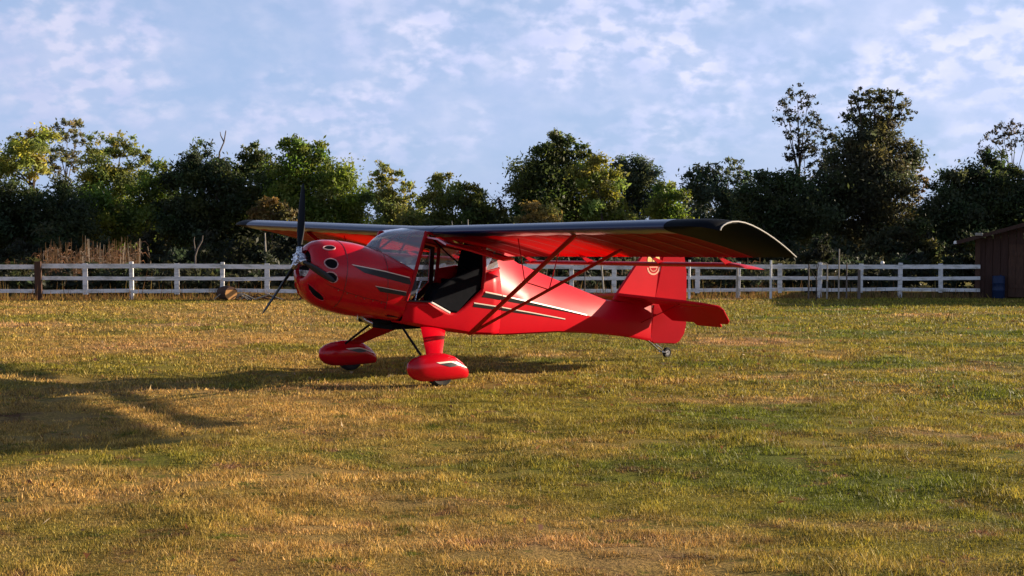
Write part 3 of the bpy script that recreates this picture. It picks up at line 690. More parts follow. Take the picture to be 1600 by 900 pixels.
# undercarriage
def gear():
    PANT = [(x, zb+.004, zt, w) for x, zb, zt, w in [(.395, .19, .23, .012), (.375, .145, .275, .05), (.32, .095, .315, .082), (.22, .065, .345, .105), (.08, .055, .362, .115), (-.06, .055, .358, .112), (-.18, .058, .325, .098), (-.28, .062, .262, .078), (-.35, .065, .195, .055), (-.37, .075, .175, .04)]]
    for s in (1, -1):
        wy = .955*s
        t, a, b_, c = Vector((-.13, .40*s, .61)), Vector((-.47, .40*s, .56)), Vector((-.10, .875*s, .31)), Vector((.10, .875*s, .32))
        ring = lambda p, q, th: [p.lerp(q, u) + Vector((0, th*math.sin(math.pi*u)**.6*sg*.9, th*math.sin(math.pi*u)**.6*sg*.5)) for sg, us in ((1, [0, .12, .3, .55, .8, 1]), (-1, [.8, .55, .3, .12])) for u in us]
        b = MB(); b.loft([ring(t.lerp(c, k), a.lerp(b_, k), .022) for k in (0, .25, .5, .75, 1)]); b.build('gear_leg', 'red_paint', PL, smooth=True, angle=50)
        b = MB(); b.tube([(.06, .30*s, .62), (.13, .80*s, .34)], .014, 8); b.build('gear_brace', 'matte_black', PL, smooth=True)
        b = MB(); rings = []
        for x, zb, zt, w in PANT:
            cz, h = (zb+zt)/2, (zt-zb)/2
            rings.append([Vector((x, wy+w*math.copysign(abs(math.sin(q))**.8, math.sin(q)), cz+h*math.copysign(abs(math.cos(q))**.9, math.cos(q)))) for q in (2*math.pi*k/24 for k in range(24))])
        b.loft(rings); pt = b.build('wheel_fairing', 'red_paint', PL, smooth=True, angle=60)
        for nm, mt, up, lo, off in (('stripe', 'stripe_black', [(.06, .255), (-.1, .262), (-.24, .235)], [(.02, .245), (-.08, .215), (-.24, .225)], .003), ('pinstripe', 'cream', [(.10, .275), (-.1, .28), (-.34, .195)], [(.06, .258), (-.1, .265), (-.34, .180)], .004)):
            for sd in (1, -1):
                v, f = [], []
                for i in range(9):
                    for L_ in (up, lo):
                        x = L_[0][0]+(L_[-1][0]-L_[0][0])*i/8
                        z = lerp_table([(p[0], p[1]) for p in L_], x)[0]; zb, zt, w = lerp_table(PANT, x); cz, h = (zb+zt)/2, (zt-zb)/2
                        q = math.acos(min(1, max(-1, (max(0, (z-cz)/h))**(1/.9)))); v.append(Vector((x, wy+sd*(w*abs(math.sin(q))**.8+off), z+.001)))
                for i in range(8): f.append((2*i, 2*i+1, 2*i+3, 2*i+2))
                b = MB(); b.add(v, f); b.build(nm, mt, pt, smooth=True)
        wh = empty('main_wheel', (-.02, wy, .158)); wh.parent = PL
        b = MB(); prof = [(.09, -.045), (.135, -.058), (.155, -.04), (.160, 0), (.155, .04), (.135, .058), (.09, .045)]
        b.loft([[Vector((r*math.cos(a), y, r*math.sin(a))) for r, y in prof] for a in (2*math.pi*k/32 for k in range(33))], closed=False, caps=False); b.build('tyre', 'rubber', wh, smooth=True)
        b = MB(); b.tube([(0, -.04, 0), (0, .04, 0)], .092, 20); b.build('rim', 'alloy', wh)
    # tail spring and wheel
    b = MB(); b.tube([(-3.93, 0, .27), (-4.03, 0, .215), (-4.14, 0, .14), (-4.235, 0, .085)], [.022, .02, .016, .014], 8, flat=.5, ref=(0, 1, 0)); b.build('tail_spring', 'alloy', PL, smooth=True)
    b = MB(); b.tube([(-4.12, .012, .19), (-4.22, .02, .13), (-4.25, .02, .08)], .008, 6); b.tube([(-4.23, -.03, .085), (-4.335, -.034, .07)], .009, 6); b.tube([(-4.23, .03, .085), (-4.335, .034, .07)], .009, 6); b.build('tail_fork', 'alloy', PL)
    tw = empty('tail_wheel', (-4.335, 0, .068)); tw.parent = PL
    b = MB(); prof = [(.035, -.02), (.058, -.024), (.069, -.012), (.071, 0), (.069, .012), (.058, .024), (.035, .02)]
    b.loft([[Vector((r*math.cos(a), y, r*math.sin(a))) for r, y in prof] for a in (2*math.pi*k/24 for k in range(25))], closed=False, caps=False); b.build('tyre', 'rubber', tw, smooth=True)
    b = MB(); b.tube([(0, -.021, 0), (0, .021, 0)], .036, 16); b.build('rim', 'alloy', tw)
    # exhaust and cross tubes below the firewall
    b = MB(); b.tube([(.52, .14, .76), (.44, .16, .68), (.36, .17, .645)], .026, 10); b.build('exhaust_pipe', 'alloy', PL, smooth=True)
    b = MB(); b.box((.22, 0, .665), (.20, .40, .05)); b.box((-.12, 0, .60), (.5, .42, .07)); b.build('gear_carrier', 'matte_black', PL, bevel=.015)
    b = MB(); b.tube([(.56, .2, .76), (.56, .2, .70)], .005, 6); b.build('drain_tube', 'alloy', PL)
    b = MB(); b.tube([(-.79, .46, .50), (-.79, .46, .40)], .004, 6); b.build('drain_tube', 'stripe_black', PL)
gear()

# propeller: three narrow dark blades on a bright clamped hub
def propeller():
    t = R(12); ax = Vector((math.cos(t), 0, math.sin(t))); up = Vector((-math.sin(t), 0, math.cos(t))); lf = Vector((0, 1, 0))
    c = Vector((1.165, 0, 1.357)); RAD = .875
    pr = empty('propeller', c); pr.parent = PL
    b = MB(); b.tube([ax*-.10, ax*-.03], .055, 16); b.tube([ax*-.035, ax*.035], .075, 20); b.tube([ax*.035, ax*.05], .05, 16); ho = b.build('hub', 'alloy', pr, smooth=True, angle=30)
    for k in range(6):
        a = R(60*k+10); b = MB(); p = up*math.cos(a)*.05+lf*math.sin(a)*.05; b.tube([p+ax*.035, p+ax*.062], .009, 6); b.build('bolt', 'chrome', ho)
    for k in range(3):
        an = R(16+120*k); d = up*math.cos(an)-lf*math.sin(an); sd = ax.cross(d)
        cl = MB(); cl.tube([d*.03, d*.06, d*.13, d*.135], [.034, .038, .036, .028], 14); clo = cl.build('blade_clamp', 'alloy', ho, smooth=True, angle=35)
        rings = []
        for r, w, th, tw in ((.12, .026, .024, 60), (.20, .048, .020, 46), (.32, .072, .016, 34), (.48, .078, .012, 25), (.64, .070, .009, 19), (.78, .052, .006, 15), (.85, .034, .004, 13), (RAD, .012, .003, 12)):
            tw_ = R(tw); cx = sd*math.cos(tw_)+ax*math.sin(tw_); nx = d.cross(cx)
            rings.append([d*r + cx*w*.62*math.cos(q) + nx*th*math.sin(q) for q in (2*math.pi*i/14 for i in range(14))])
        b = MB(); b.loft(rings); b.build('blade', 'carbon', pr, smooth=True, angle=60)
propeller()

# ================================================================== fence
FA_, FB_ = Vector((-12.12, 32.84, 0)), Vector((13.03, 35.72, 0)); FDIR = (FB_-FA_).normalized(); FN = Vector((FDIR.y, -FDIR.x, 0))   # FN faces the camera
FSTEP = (FB_-FA_).length/22
frot = math.atan2(FDIR.y, FDIR.x)
def fence():
    fo = empty('rail_fence', FA_, (0, 0, frot)); tag(fo, 'white three-rail wooden fence along the far edge of the lawn', 'fence')
    rngf = random.Random(3)
    for k in range(-4, 22):
        x = k*FSTEP; lean = rngf.uniform(-.022, .022)
        b = MB()
        if k % 2 == 0:                                                                     # post set in the ground
            b.box((x, 0 if k else -.10, .45+rngf.uniform(-.005, .02)), (.105, .09, 1.04) if k else (.165, .10, 1.06), Matrix.Rotation(lean, 3, 'Y')); b.build('post', 'white_wood' if k else 'brown_wood', fo, bevel=.012)
        else:                                                                              # short board that ties the rails together
            b.box((x, -.052, .545), (.125, .022, .80), Matrix.Rotation(lean, 3, 'Y')); b.build('tie_board', 'white_wood', fo, bevel=.004)
    for k in range(-4, 22, 2):
        x0, x1 = k*FSTEP, min((k+2)*FSTEP, 22*FSTEP)
        for z, h in ((.86, .115), (.548, .095), (.228, .095)):
            b = MB(); d0, d1 = rngf.uniform(-.02, .02), rngf.uniform(-.02, .02)
            b.bar((x0+.004, -.056+.0, z+d0), (x1-.004, -.056, z+d1), .024, h, (0, 0, 1)); o = b.build('rail', 'white_wood', fo, bevel=.004)
fence()
# post caps, stakes and bits beside the fence
def fpoint(px, off=0.0, z=0.0):
    """point on the fence line under picture column px, moved off metres towards the lawn"""
    r = pray(px, 440); d = r.x/r.y
    t = (d*FA_.y-FA_.x)/(FDIR.x-d*FDIR.y); p = FA_+FDIR*t+FN*off; p.z = z; return p
def stake(px, off, h, r, m, label, lean=(0, 0), cat='stake', group=None):
    p = fpoint(px, off); b = MB(); b.tube([(0, 0, -.05), (lean[0]*.5, lean[1]*.5, h*.5), (lean[0], lean[1], h)], [r, r*.95, r*.85], 8)
    o = b.build('stake', m, None, smooth=True); o.location = p; tag(o, label, cat, group)
stake(1072, .35, 1.05, .035, 'white_wood', 'slim white post standing just in front of the fence beside the rudder')
stake(1198, .35, 1.04, .035, 'white_wood', 'slim white post close beside a full fence post under the wing tip')
stake(938, .6, 1.10, .025, 'pale_bark', 'thin pale leaning stick propped before the fence behind the tail', (-.10, 0))
stake(908, .6, .9, .012, 'grey_twig', 'thin dark upright stick before the fence behind the struts')
stake(1147, .3, .98, .03, 'pale_bark', 'weathered pale post standing before the fence under the flaperon end')

# sapling with its stakes in front of the fence
def tube_tree(b, pts, r0, r1, n=7):
    k = len(pts)-1; b.tube(pts, [r0+(r1-r0)*i/k for i in range(k+1)], n)
def leaf_cloud(blobs, col_, size, dens, gap=0.0, spread=.35, seed=0):
    """blobs: (centre, radius, density factor). returns (n*4,3) rhombic leaves and per-leaf colours; leaves gather in clumps"""
    g = np.random.default_rng(seed); Vs, Ts = [], []
    for c, r, df in blobs:
        n = max(30, int(dens*df*r*r)); kc = max(5, int(14*df**.5*max(.6, r)**1.2)); kc = kc*4 if df < .9 else kc
        d = g.normal(size=(kc, 3)); d /= np.linalg.norm(d, axis=1)[:, None]
        cen = np.array(c) + d*r*(g.uniform(.25, 1.0, kc)**.6)[:, None]*np.array([1, .9, .95])
        ctint = np.array(col_)*g.lognormal(0, .28, kc)[:, None]*np.stack([g.uniform(.8, 1.25, kc), np.ones(kc), g.uniform(.7, 1.2, kc)], 1)
        idx = g.integers(0, kc, n); rad = r*spread*(.5 if df < .9 else 1)*g.uniform(.6, 1.2, kc)[idx]
        q = g.normal(size=(n, 3))*.55; p = cen[idx] + q*rad[:, None]*np.array([1.1, 1.0, .8])
        a = g.normal(size=(n, 3)); a /= np.linalg.norm(a, axis=1)[:, None]; b_ = np.cross(a, g.normal(size=(n, 3))); b_ /= np.linalg.norm(b_, axis=1)[:, None]
        sz = size*np.clip(g.lognormal(0, .34, n), .45, 1.7); a = a*sz[:, None]; b_ = b_*(sz*.42)[:, None]
        Vs.append(np.stack([p-a, p-b_, p+a, p+b_], 1)); Ts.append(ctint[idx]*g.uniform(.75, 1.3, n)[:, None])
    return np.concatenate(Vs).reshape(-1, 3), np.clip(np.concatenate(Ts), .004, .6)

def tree(name, label, blobs_px, Y, colr, base_px, dens=3600, size=.064, bark='bark', trunk_r=.09, group='trees beyond the fence', cat='tree', seed=1, bare=0.0, spread=.46, limb=True):
    """blobs_px: (px, py, radius px, density) as seen at distance Y; every blob gets its own depth inside the crown"""
    g = random.Random(seed); k = Y/FPX
    bx = at_depth(base_px, 440, Y).x; root = empty(name, (bx, Y, 0)); tag(root, label, cat, group)
    bl = []
    for (px, py, r, df) in blobs_px:
        dy = g.uniform(-.5, .5)*r*k*1.2; p = at_depth(px, py, Y+dy); rr = r*k*(1.22 if df < .6 else 1.12); bl.append((p-Vector((bx, Y, 0)), rr, df*(1.5 if df < .6 else 1.15)))
    V, T = leaf_cloud([(tuple(c), r, df) for c, r, df in bl], colr, size, dens, seed=seed, spread=spread)
    V[:, 2] = np.maximum(V[:, 2], .02)
    tri_mesh('crown', V, T, 'foliage', 4, root)
    b = MB(); cx = sum(c.x*r for c, r, d in bl)/sum(r for c, r, d in bl); top = max(bl, key=lambda q: q[0].z)[0]
    mid = Vector((cx*.5, 0, top.z*.45)); tube_tree(b, [(0, 0, -.1), (cx*.15, .03, top.z*.2), mid, mid.lerp(top, .5), mid.lerp(top, .9)], trunk_r, trunk_r*.12)
    for c, r, df in bl:
        if (c-top).length < .05: continue
        st = Vector((0, 0, 0)).lerp(mid, g.uniform(.45, .95)) if c.z < top.z*.7 else mid.lerp(top, g.uniform(.05, .6))
        e1 = st.lerp(c, .5)+Vector((0, g.uniform(-.1, .1), r*.25)); tube_tree(b, [st, e1, c], trunk_r*.42, trunk_r*.10, 6)
        for q in range(3 if df > .5 else 5):
            d = Vector((g.gauss(0, 1), g.gauss(0, 1), g.gauss(.5, .7))).normalized()*r*g.uniform(.7, 1.05); tube_tree(b, [c.lerp(e1, .3), c+d*.5, c+d], trunk_r*.09, trunk_r*.03, 5)
    b.build('trunk', bark, root, smooth=True, fix=False)
    return root
GRN, DKG, YLW, OLV, BLU, BRN = (.13, .17, .036), (.050, .068, .028), (.27, .265, .065), (.175, .19, .055), (.058, .078, .046), (.14, .105, .05)
tree('sapling', 'small dark leafy sapling among thin stakes before the fence near the barn', [(1268, 396, 17, 1), (1280, 380, 14, 1), (1290, 398, 13, .8), (1258, 405, 10, .8), (1287, 376, 9, .5)], 33.9, (.020, .024, .012), 1276, dens=7000, size=.05, trunk_r=.02, group=None, seed=3)
for px, h, m, lb in ((1249, .95, 'grey_twig', 'dark thin stake on the wing-tip side of the sapling'), (1277, .95, 'pale_bark', 'pale stake standing right below the sapling crown'), (1295, 1.35, 'pale_bark', 'tall pale pole supporting the sapling crown'), (1307, 1.0, 'grey_twig', 'dark thin stake just beyond the tall pale sapling pole'), (1326, .80, 'grey_twig', 'short thick dark stake set apart between sapling and fence boards')):
    stake(px, .75, h, .022 if px != 1326 else .045, m, lb)

# log, brushwood and small things at the foot of the fence
p = fpoint(357, .42); lo = empty('log_stump', p, (0, 0, -.9)); tag(lo, 'squat dark sawn log with a bright cut end lying by the fence', 'log')
b = MB(); b.tube([(-.24, 0, .18), (-.08, 0, .19), (.10, 0, .19), (.24, .0, .18)], [.175, .19, .188, .18], 12); b.build('log_body', 'brown_wood', lo, smooth=True, angle=40)
b = MB(); b.tube([(.241, 0, .18), (.247, 0, .18)], .165, 12); b.build('cut_face', 'cut_wood', lo)
def branch_pile(px, py, label, n, spread, seed, m='pale_bark', L=.7):
    g = random.Random(seed); root = empty('branch_pile', fpoint(px, .40)); tag(root, label, 'branches')
    for k in range(n):
        b = MB(); a = g.uniform(0, 6.28); x, y = g.uniform(-spread, spread), g.uniform(-.2, .2); l = L*g.uniform(.5, 1.1); z = g.uniform(.02, .16)
        b.tube([(x, y, z*.3), (x+l*.5*math.cos(a), y+l*.3*math.sin(a), z+.06), (x+l*math.cos(a), y+l*.5*math.sin(a), .025)], [.022, .016, .008], 6); b.build('branch', m, root, smooth=True)
branch_pile(385, 464, 'pile of bare pale branches lying beside the sawn log', 9, .35, 5)
branch_pile(430, 463, 'loose brown sticks strewn along the fence foot behind the propeller', 7, .7, 8, 'brown_wood', .9)
p = fpoint(1377, .056, .918); b = MB(); b.tube([(0, 0, 0), (0, 0, .03), (0, 0, .07), (0, 0, .10)], [.04, .055, .05, .025], 12); o = b.build('white_cup', 'white_edge', None, smooth=True); o.location = p
tag(o, 'small white cup standing on the top rail near the barn', 'cup')

# ================================================================== barn at the right end of the fence
def barn():
    base = FB_ + Vector((-.02, .10, 0)); root = empty('wooden_barn', base, (0, 0, R(-19))); tag(root, 'low dark red-brown board barn with overhanging roof at the fence end', 'barn')
    W_, D_ = 7.4, 4.6; e, rz = 1.66, 2.72
    g = random.Random(4); n = 37; bw = W_/n
    for k in range(n):
        x0 = k*bw; xm = x0+bw/2; zt = e+(rz-e)*(1-abs(xm-W_/2)/(W_/2))-.02
        if 4 <= k < 12: z0 = 1.50
        else: z0 = .0
        if zt-z0 < .1: continue
        b = MB(); b.box((xm, g.uniform(-.004, .004), (zt+z0)/2), (bw-.012, .024, zt-z0)); b.build('board', 'barn_wood', root)
    b = MB(); b.box((W_/2, .06, .8), (W_-.02, .05, 1.58)); b.box((.02, D_/2, e/2), (.04, D_-.1, e)); b.box((W_-.02, D_/2, e/2), (.04, D_-.1, e)); b.box((W_/2, D_, e/2), (W_, .04, e)); b.build('wall', 'brown_wood', root)
    dr = empty('barn_door', (4*bw, -.015, .02)); dr.parent = root
    for k in range(8): b = MB(); b.box(((k+.5)*bw, -.01, .74), (bw-.008, .024, 1.46)); b.build('door_board', 'brown_wood', dr)
    for z in (.30, 1.20): b = MB(); b.box((4*bw, -.034, z), (8*bw-.06, .022, .10)); b.build('door_batten', 'brown_wood', dr)
    for s in (1, -1):
        over = .62; x_e = -over if s > 0 else W_+over; sl = (rz-e)/(W_/2); ze = e-over*sl
        a, c = Vector((x_e, -.45, ze+.03)), Vector((W_/2, -.45, rz+.03))
        b = MB(); d = (c-a).normalized(); nrm = Vector((-d.z, 0, d.x))*s if s > 0 else Vector((d.z, 0, -d.x))
        b.prism([a, c, c+Vector((0, 0, .05)), a+Vector((0, 0, .05))], (0, D_+.8, 0)); ro = b.build('roof', 'barn_roof', root)
        b = MB(); b.prism([a+Vector((0, -.025, -.05)), c+Vector((0, -.025, -.05)), c+Vector((0, -.025, .055)), a+Vector((0, -.025, .055))], (0, .022, 0)); b.build('barge_board', 'barn_wood', ro)
    b = MB(); b.box((.0, -.03, .85), (.13, .10, 1.70)); b.build('corner_post', 'brown_wood', root, bevel=.01)
    b = MB(); b.box((.02, -.5, 1.76), (.20, .07, .08)); b.build('eave_lamp', 'pale_bark', root, bevel=.02)
    b = MB(); b.tube([(-.60, -.5, 1.50), (-.60, -.5, 1.58)], [.045, .03], 10); b.build('eave_insulator', 'white_edge', root, smooth=True)
barn()
p = FB_ + Vector((.42, -.32, 0)); dr = empty('drum', p); tag(dr, 'blue plastic drum standing against the barn wall', 'drum')
b = MB(); b.tube([(0, 0, 0), (0, 0, .02), (0, 0, .20), (0, 0, .215), (0, 0, .23), (0, 0, .40), (0, 0, .415), (0, 0, .43), (0, 0, .60), (0, 0, .62)], [.155, .165, .165, .175, .165, .165, .175, .165, .165, .15], 20); do = b.build('drum_body', 'blue_plastic', dr, smooth=True, angle=50)
b = MB(); b.tube([(.06, .02, .62), (.06, .02, .645)], .03, 10); b.build('bung', 'blue_plastic', dr)

# ================================================================== trees beyond the fence (outlines and distances of their own)
def T(label, blobs, Y, c, base, **kw):
    T.k += 1; tree(kw.pop('name', 'broadleaf_tree'), label, blobs, Y, c, base, seed=20+T.k, **kw)
T.k = 0
T('yellow-green round-headed tree at the open end of the reed bed', [(38, 236, 30, 1), (62, 222, 22, .9), (14, 262, 26, .9), (55, 262, 22, .9), (30, 205+18, 14, .6), (-25, 270, 34, 1)], 47, YLW, 68, trunk_r=.11)
T('tall wispy grey-green tree rising behind the yellow-green one', [(106, 204, 19, .35), (120, 214, 13, .3), (92, 243, 17, .35), (112, 250, 16, .35), (80, 268, 14, .4)], 52, (.13, .13, .065), 98, trunk_r=.07, bark='grey_twig')
T('loose olive tree with two thin tops behind the reeds', [(158, 232, 22, .5), (190, 226, 20, .5), (214, 246, 20, .55), (156, 266, 26, .9), (176, 290, 32, 1), (210, 285, 28, .9), (140, 310, 34, 1.1)], 49, OLV, 172, trunk_r=.10)
T('dark low thicket tree under the yellow-green crown', [(10, 325, 42, 1.3), (60, 325, 40, 1.3), (100, 322, 36, 1.3), (40, 360, 46, 1.3), (100, 362, 44, 1.3), (-40, 320, 44, 1.3), (-30, 365, 44, 1.3)], 46, DKG, 48)
T('light green tree with lit side between the reeds and the dark tree', [(246, 280, 24, .9), (262, 300, 24, .9), (232, 312, 30, 1), (250, 340, 34, 1.1), (212, 345, 36, 1.1), (180, 350, 36, 1.1), (160, 330, 34, 1.1)], 47.5, GRN, 236)
T('tall dark tree with a dead forked twig on top', [(314, 236, 14, .8), (306, 262, 26, 1.1), (332, 268, 26, 1.1), (300, 300, 38, 1.3), (340, 300, 40, 1.3), (320, 345, 48, 1.3), (284, 345, 38, 1.3)], 46.5, DKG, 318, trunk_r=.12)
T('dark green tree with knobbly top behind the far wing tip', [(392, 232, 14, .7), (388, 256, 24, 1.1), (418, 262, 24, 1.1), (372, 290, 32, 1.3), (412, 300, 38, 1.3), (390, 345, 46, 1.3), (356, 330, 36, 1.3)], 47, (.07, .09, .026), 396, trunk_r=.12)
T('broad sunlit green tree standing behind the propeller', [(453, 228, 15, .8), (470, 244, 24, 1), (498, 252, 24, 1), (518, 280, 30, 1.1), (545, 305, 28, 1), (470, 280, 36, 1.2), (500, 310, 42, 1.2), (556, 332, 22, 1), (455, 320, 38, 1.2), (520, 345, 40, 1.2)], 46, GRN, 492, trunk_r=.13)
T('rusty brown bush in front of the dark trees behind the far wing', [(404, 328, 14, 1), (422, 322, 14, 1), (440, 330, 15, 1), (455, 340, 14, 1), (420, 345, 16, 1)], 43.5, (.14, .105, .042), 424, name='bush', cat='bush', trunk_r=.03, size=.06)
T('sparse pale green tree with see-through crown in the dip of the treeline', [(596, 270, 15, .45), (612, 284, 18, .5), (634, 300, 15, .5), (584, 300, 16, .6), (608, 318, 24, 1), (590, 345, 34, 1.2), (630, 345, 34, 1.2), (650, 322, 18, .9)], 49, OLV, 606, trunk_r=.08)
T('rounded olive tree standing behind the windshield', [(692, 286, 17, .8), (672, 304, 18, .8), (704, 310, 24, 1), (690, 340, 34, 1.2), (660, 350, 26, 1.2)], 47, OLV, 688)
T('small dark round tree beside the big one over the cabin', [(732, 298, 18, .9), (752, 316, 20, .9), (722, 325, 24, 1.1), (745, 345, 34, 1.2), (775, 338, 22, 1)], 46, (.085, .10, .03), 738)
T('biggest domed tree above the wing root', [(866, 222, 18, .9), (890, 228, 18, .9), (914, 240, 14, .7), (850, 248, 26, 1.1), (884, 258, 30, 1.2), (830, 278, 28, 1.2), (812, 306, 26, 1.1), (850, 305, 44, 1.3), (900, 300, 40, 1.3), (830, 345, 40, 1.3), (885, 345, 44, 1.3)], 47.5, (.066, .086, .026), 862, trunk_r=.15)
T('yellow-lit leafy tree against the big dome', [(930, 262, 22, 1), (912, 280, 22, 1), (950, 290, 22, 1), (968, 318, 22, 1), (940, 325, 28, 1.1), (972, 342, 18, 1)], 45.5, (.175, .19, .045), 942, trunk_r=.09)
T('pale dry bush in front of the big dome', [(842, 330, 18, 1), (858, 345, 20, 1), (826, 346, 18, 1)], 43.5, (.17, .135, .05), 842, name='bush', cat='bush', trunk_r=.03, size=.06)
T('dark blue-green tree behind the yellow-lit one', [(972, 256, 15, .9), (996, 262, 20, 1), (1012, 278, 20, 1), (984, 282, 26, 1.2), (1008, 305, 32, 1.3), (1000, 340, 38, 1.3)], 50, BLU, 996, trunk_r=.1)
T('low green tree with a lit right shoulder', [(1040, 296, 15, .9), (1056, 312, 18, 1), (1036, 322, 24, 1.1), (1062, 332, 16, 1), (1046, 350, 30, 1.2)], 46.5, GRN, 1044, trunk_r=.07)
T('grey-green tree with thinning twiggy top over the wing', [(1086, 276, 17, .8), (1112, 270, 15, .6), (1142, 262, 17, .3), (1158, 275, 15, .3), (1100, 296, 26, 1.1), (1134, 296, 26, 1), (1110, 330, 38, 1.3), (1150, 325, 34, 1.3)], 49, BLU, 1118, trunk_r=.09, bark='grey_twig')
T('dark rounded tree under the tall slender one', [(1196, 282, 18, 1), (1226, 284, 18, 1), (1210, 305, 32, 1.3), (1180, 315, 30, 1.3), (1240, 315, 34, 1.3), (1210, 350, 44, 1.3), (1265, 345, 40, 1.3)], 46, DKG, 1212)
T('tall slender tree with bare trunk and airy crown', [(1246, 142, 11, .28), (1228, 158, 12, .26), (1262, 160, 13, .26), (1222, 182, 13, .26), (1246, 184, 14, .24), (1272, 186, 14, .26), (1236, 208, 13, .26), (1262, 214, 14, .26), (1240, 238, 14, .45), (1258, 236, 13, .4)], 51, (.030, .034, .022), 1252, trunk_r=.075, size=.058)
T('airy grey tree leaning between slender and massive trees', [(1290, 206, 14, .28), (1302, 226, 14, .3), (1282, 238, 15, .3), (1298, 256, 17, .5), (1276, 262, 13, .4)], 52, (.030, .034, .022), 1290, trunk_r=.05, size=.058)
T('massive dark tree with feathery top, tallest beyond the wing tip', [(1368, 150, 16, .3), (1340, 156, 16, .28), (1398, 156, 17, .28), (1330, 178, 15, .28), (1410, 176, 15, .28), (1372, 176, 22, .4), (1366, 206, 28, 1), (1346, 226, 26, 1.1), (1394, 222, 26, 1), (1320, 250, 28, 1.1), (1366, 252, 38, 1.2), (1410, 256, 26, .9), (1334, 290, 44, 1.3), (1384, 300, 44, 1.2), (1418, 288, 20, .6), (1300, 300, 38, 1.3), (1350, 345, 52, 1.3), (1404, 350, 30, 1), (1300, 350, 46, 1.3)], 47, (.060, .064, .032), 1364, trunk_r=.20)
T('thin brownish tree fringe on the massive tree', [(1428, 268, 13, .4), (1440, 288, 12, .35), (1424, 310, 14, .4), (1412, 330, 14, .45)], 48, BRN, 1424, trunk_r=.05, bark='grey_twig')
T('dark tree with blunt top before the barn roof', [(1488, 282, 20, 1), (1470, 302, 20, 1), (1500, 310, 30, 1.3), (1480, 345, 38, 1.3), (1462, 365, 30, 1.3), (1520, 345, 34, 1.3)], 46, DKG, 1490, trunk_r=.09)
T('dark pointed tree behind the barn', [(1548, 246, 17, .9), (1562, 262, 22, 1.1), (1538, 280, 26, 1.2), (1570, 295, 34, 1.3), (1545, 320, 38, 1.3), (1600, 320, 40, 1.3), (1630, 300, 40, 1.2), (1580, 355, 44, 1.3)], 46.5, DKG, 1556, trunk_r=.12)
T('high bare-limbed tree with wispy crown over the barn', [(1566, 202, 13, .24), (1588, 200, 13, .24), (1550, 218, 12, .22), (1580, 222, 14, .22), (1604, 215, 14, .24), (1536, 234, 11, .2)], 52, (.045, .042, .03), 1582, trunk_r=.06, size=.058)
T('dim green thicket tree with a pale leaning stem by the barn', [(1400, 378, 20, 1.1), (1425, 370, 22, 1.2), (1450, 385, 22, 1.2), (1380, 390, 22, 1.1)], 44, (.06, .066, .03), 1410, trunk_r=.05, bark='pale_bark')
# dead forked twig, bare pale stems
def bare_stem(label, pts_px, Y, r, m='pale_bark', fork=None):
    base = at_depth(pts_px[0][0], 440, Y); root = empty('bare_stem', (base.x, Y, 0)); tag(root, label, 'bare stem')
    b = MB(); tube_tree(b, [at_depth(x, y, Y)-Vector((base.x, Y, 0)) for x, y in pts_px], r, r*.4); b.build('stem', m, root, smooth=True)
    if fork: b = MB(); tube_tree(b, [at_depth(x, y, Y)-Vector((base.x, Y, 0)) for x, y in fork], r*.6, r*.25); b.build('fork', m, root, smooth=True)
bare_stem('pale straight bare stem behind the fence beside the propeller', [(417, 455), (416, 420), (415, 395), (414, 364)], 38, .045)
bare_stem('crooked pale bare stem against the dark thicket', [(306, 455), (305, 400), (309, 388), (316, 376), (317, 368)], 39, .032, m='grey_twig', fork=[(305, 392), (303, 376), (304, 370)])
bare_stem('dead grey stem forking high above the dark tree crown', [(332, 440), (336, 330), (343, 238), (350, 222), (353, 204)], 47.6, .045, 'grey_twig', fork=[(350, 222), (345, 212), (344, 206)])
bare_stem('thin pale bare pole above the wing beside the cabin', [(712, 440), (710, 380), (706, 345)], 41, .03)
bare_stem('pale bare pole with broken tip above the cabin roof', [(734, 440), (732, 380), (731, 343)], 41, .04)

# undergrowth that closes the view under the crowns, reeds, far wood
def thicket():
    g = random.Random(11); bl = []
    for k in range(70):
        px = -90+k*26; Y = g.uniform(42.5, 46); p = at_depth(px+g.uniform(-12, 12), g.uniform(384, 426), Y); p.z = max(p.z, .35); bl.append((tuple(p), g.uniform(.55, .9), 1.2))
    for k in range(110):                                                            # low dark scrub added behind the rails for the tree shade on the ground
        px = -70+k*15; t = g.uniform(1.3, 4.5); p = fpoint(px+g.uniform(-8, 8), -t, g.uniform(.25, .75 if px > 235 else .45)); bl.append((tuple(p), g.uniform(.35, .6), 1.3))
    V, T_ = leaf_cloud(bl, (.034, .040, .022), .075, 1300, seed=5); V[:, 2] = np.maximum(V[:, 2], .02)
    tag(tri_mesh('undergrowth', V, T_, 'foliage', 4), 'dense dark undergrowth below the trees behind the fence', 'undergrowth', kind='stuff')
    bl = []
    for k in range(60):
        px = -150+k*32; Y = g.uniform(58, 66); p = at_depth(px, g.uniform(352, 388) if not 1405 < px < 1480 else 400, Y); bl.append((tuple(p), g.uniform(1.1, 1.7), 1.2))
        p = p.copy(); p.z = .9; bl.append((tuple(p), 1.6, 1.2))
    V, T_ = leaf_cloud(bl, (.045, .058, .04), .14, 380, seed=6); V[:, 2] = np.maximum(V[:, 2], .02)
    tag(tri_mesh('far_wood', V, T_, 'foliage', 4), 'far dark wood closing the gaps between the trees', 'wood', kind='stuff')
thicket()
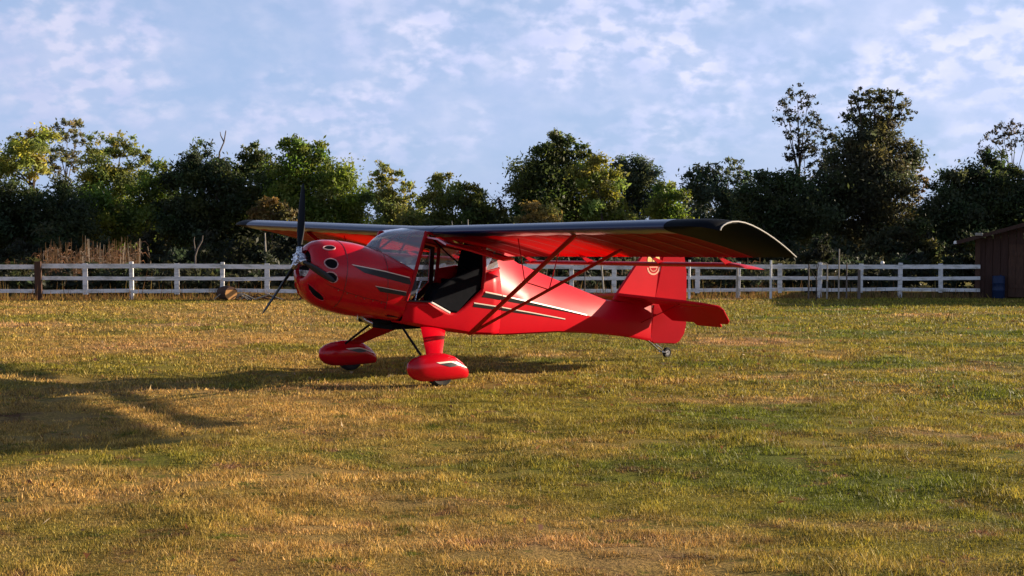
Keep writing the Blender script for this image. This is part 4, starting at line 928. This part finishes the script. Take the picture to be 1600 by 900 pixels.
def reeds():
    """dry upright stalks with hanging leaves, far too many to count"""
    g = np.random.default_rng(9); Vs, Ts = [], []
    for (px0, px1, n, h0, h1, Y0, Y1) in ((60, 218, 430, .7, 1.65, 36.0, 40), (-60, 60, 130, .4, 1.1, 35.5, 39), (800, 1000, 70, .4, .9, 36.5, 38), (1040, 1210, 80, .4, 1.15, 37, 39), (225, 330, 40, .3, .8, 36, 38)):
        px = g.uniform(px0, px1, n); Y = g.uniform(Y0, Y1, n); x = (px-800)/FPX*Y; h = g.uniform(h0, h1, n)*g.uniform(.8, 1.05, n)
        lx, ly = g.normal(0, .07, n), g.normal(0, .07, n); w = g.uniform(.008, .018, n)
        Vs.append(np.stack([np.stack([x-w, Y, 0*x], 1), np.stack([x+w, Y, 0*x], 1), np.stack([x+lx+w*.4, Y+ly, h], 1), np.stack([x+lx-w*.4, Y+ly, h], 1)], 1)); Ts.append(np.where(g.random(n)[:, None] < .22, np.array([[.26, .21, .16]]), np.array([[.105, .066, .036]]))*g.uniform(.5, 1.5, n)[:, None])
        for q in range(3):
            t = g.uniform(.35, .95, n); ax_, ay_, az = x+lx*t, Y+ly*t, h*t; an = g.uniform(0, 6.28, n); l = g.uniform(.12, .35, n); dx, dy = np.cos(an)*l, np.sin(an)*l
            Vs.append(np.stack([np.stack([ax_, ay_, az], 1), np.stack([ax_+dx*.5, ay_+dy*.5, az+.05], 1), np.stack([ax_+dx, ay_+dy, az-l*.5], 1), np.stack([ax_+dx*.5, ay_+dy*.5, az+.02], 1)], 1)); Ts.append(np.array([.11, .058, .034])*g.uniform(.4, 1.4, n)[:, None])
    tag(tri_mesh('dry_reeds', np.concatenate(Vs).reshape(-1, 3), np.concatenate(Ts), 'foliage', 4), 'dry brown reeds standing behind the fence', 'reeds', kind='stuff')
    # weeds along the fence foot
    n = 5200; t = g.uniform(-4.5*FSTEP, 22*FSTEP, n); o = g.normal(-.05, .22, n); x = FA_.x+FDIR.x*t+FN.x*o; y = FA_.y+FDIR.y*t+FN.y*o; h = g.uniform(.06, .24, n)*g.lognormal(0, .45, n); w = g.uniform(.006, .014, n); lx, ly = g.normal(0, .06, n), g.normal(0, .06, n)
    V = np.stack([np.stack([x-w, y, 0*x], 1), np.stack([x+w, y, 0*x], 1), np.stack([x+lx, y+ly, h], 1)], 1).reshape(-1, 3)
    tag(tri_mesh('fence_weeds', V, np.array([.24, .15, .06])*g.uniform(.4, 1.4, n)[:, None]*np.stack([np.ones(n), g.uniform(.8, 1.2, n), np.ones(n)], 1), 'foliage', 3), 'dry weeds and long grass along the fence foot', 'weeds', kind='stuff')
reeds()
def leaves():
    g = np.random.default_rng(21); n = 520; th = g.uniform(R(-30), R(30), n); r = np.sqrt(g.uniform(25, 30**2, n)); x, y = r*np.sin(th), r*np.cos(th); a = g.uniform(0, 6.28, n); s = g.uniform(.014, .03, n)
    ca, sa = np.cos(a)*s, np.sin(a)*s; z = g.uniform(.03, .05, n); t = g.normal(0, .012, (n, 4))
    V = np.stack([np.stack([x+ca, y+sa, z+t[:, 0]], 1), np.stack([x-sa*.5, y+ca*.5, z+t[:, 1]], 1), np.stack([x-ca, y-sa, z+t[:, 2]], 1), np.stack([x+sa*.5, y-ca*.5, z+t[:, 3]], 1)], 1).reshape(-1, 3)
    c = np.where(g.random(n)[:, None] < .3, np.array([[.34, .27, .18]]), np.array([[.16, .075, .04]]))*g.uniform(.6, 1.3, n)[:, None]
    tag(tri_mesh('fallen_leaves', V, c, 'foliage', 4), 'small fallen brown and pale leaves scattered on the lawn', 'leaves', kind='stuff')
leaves()
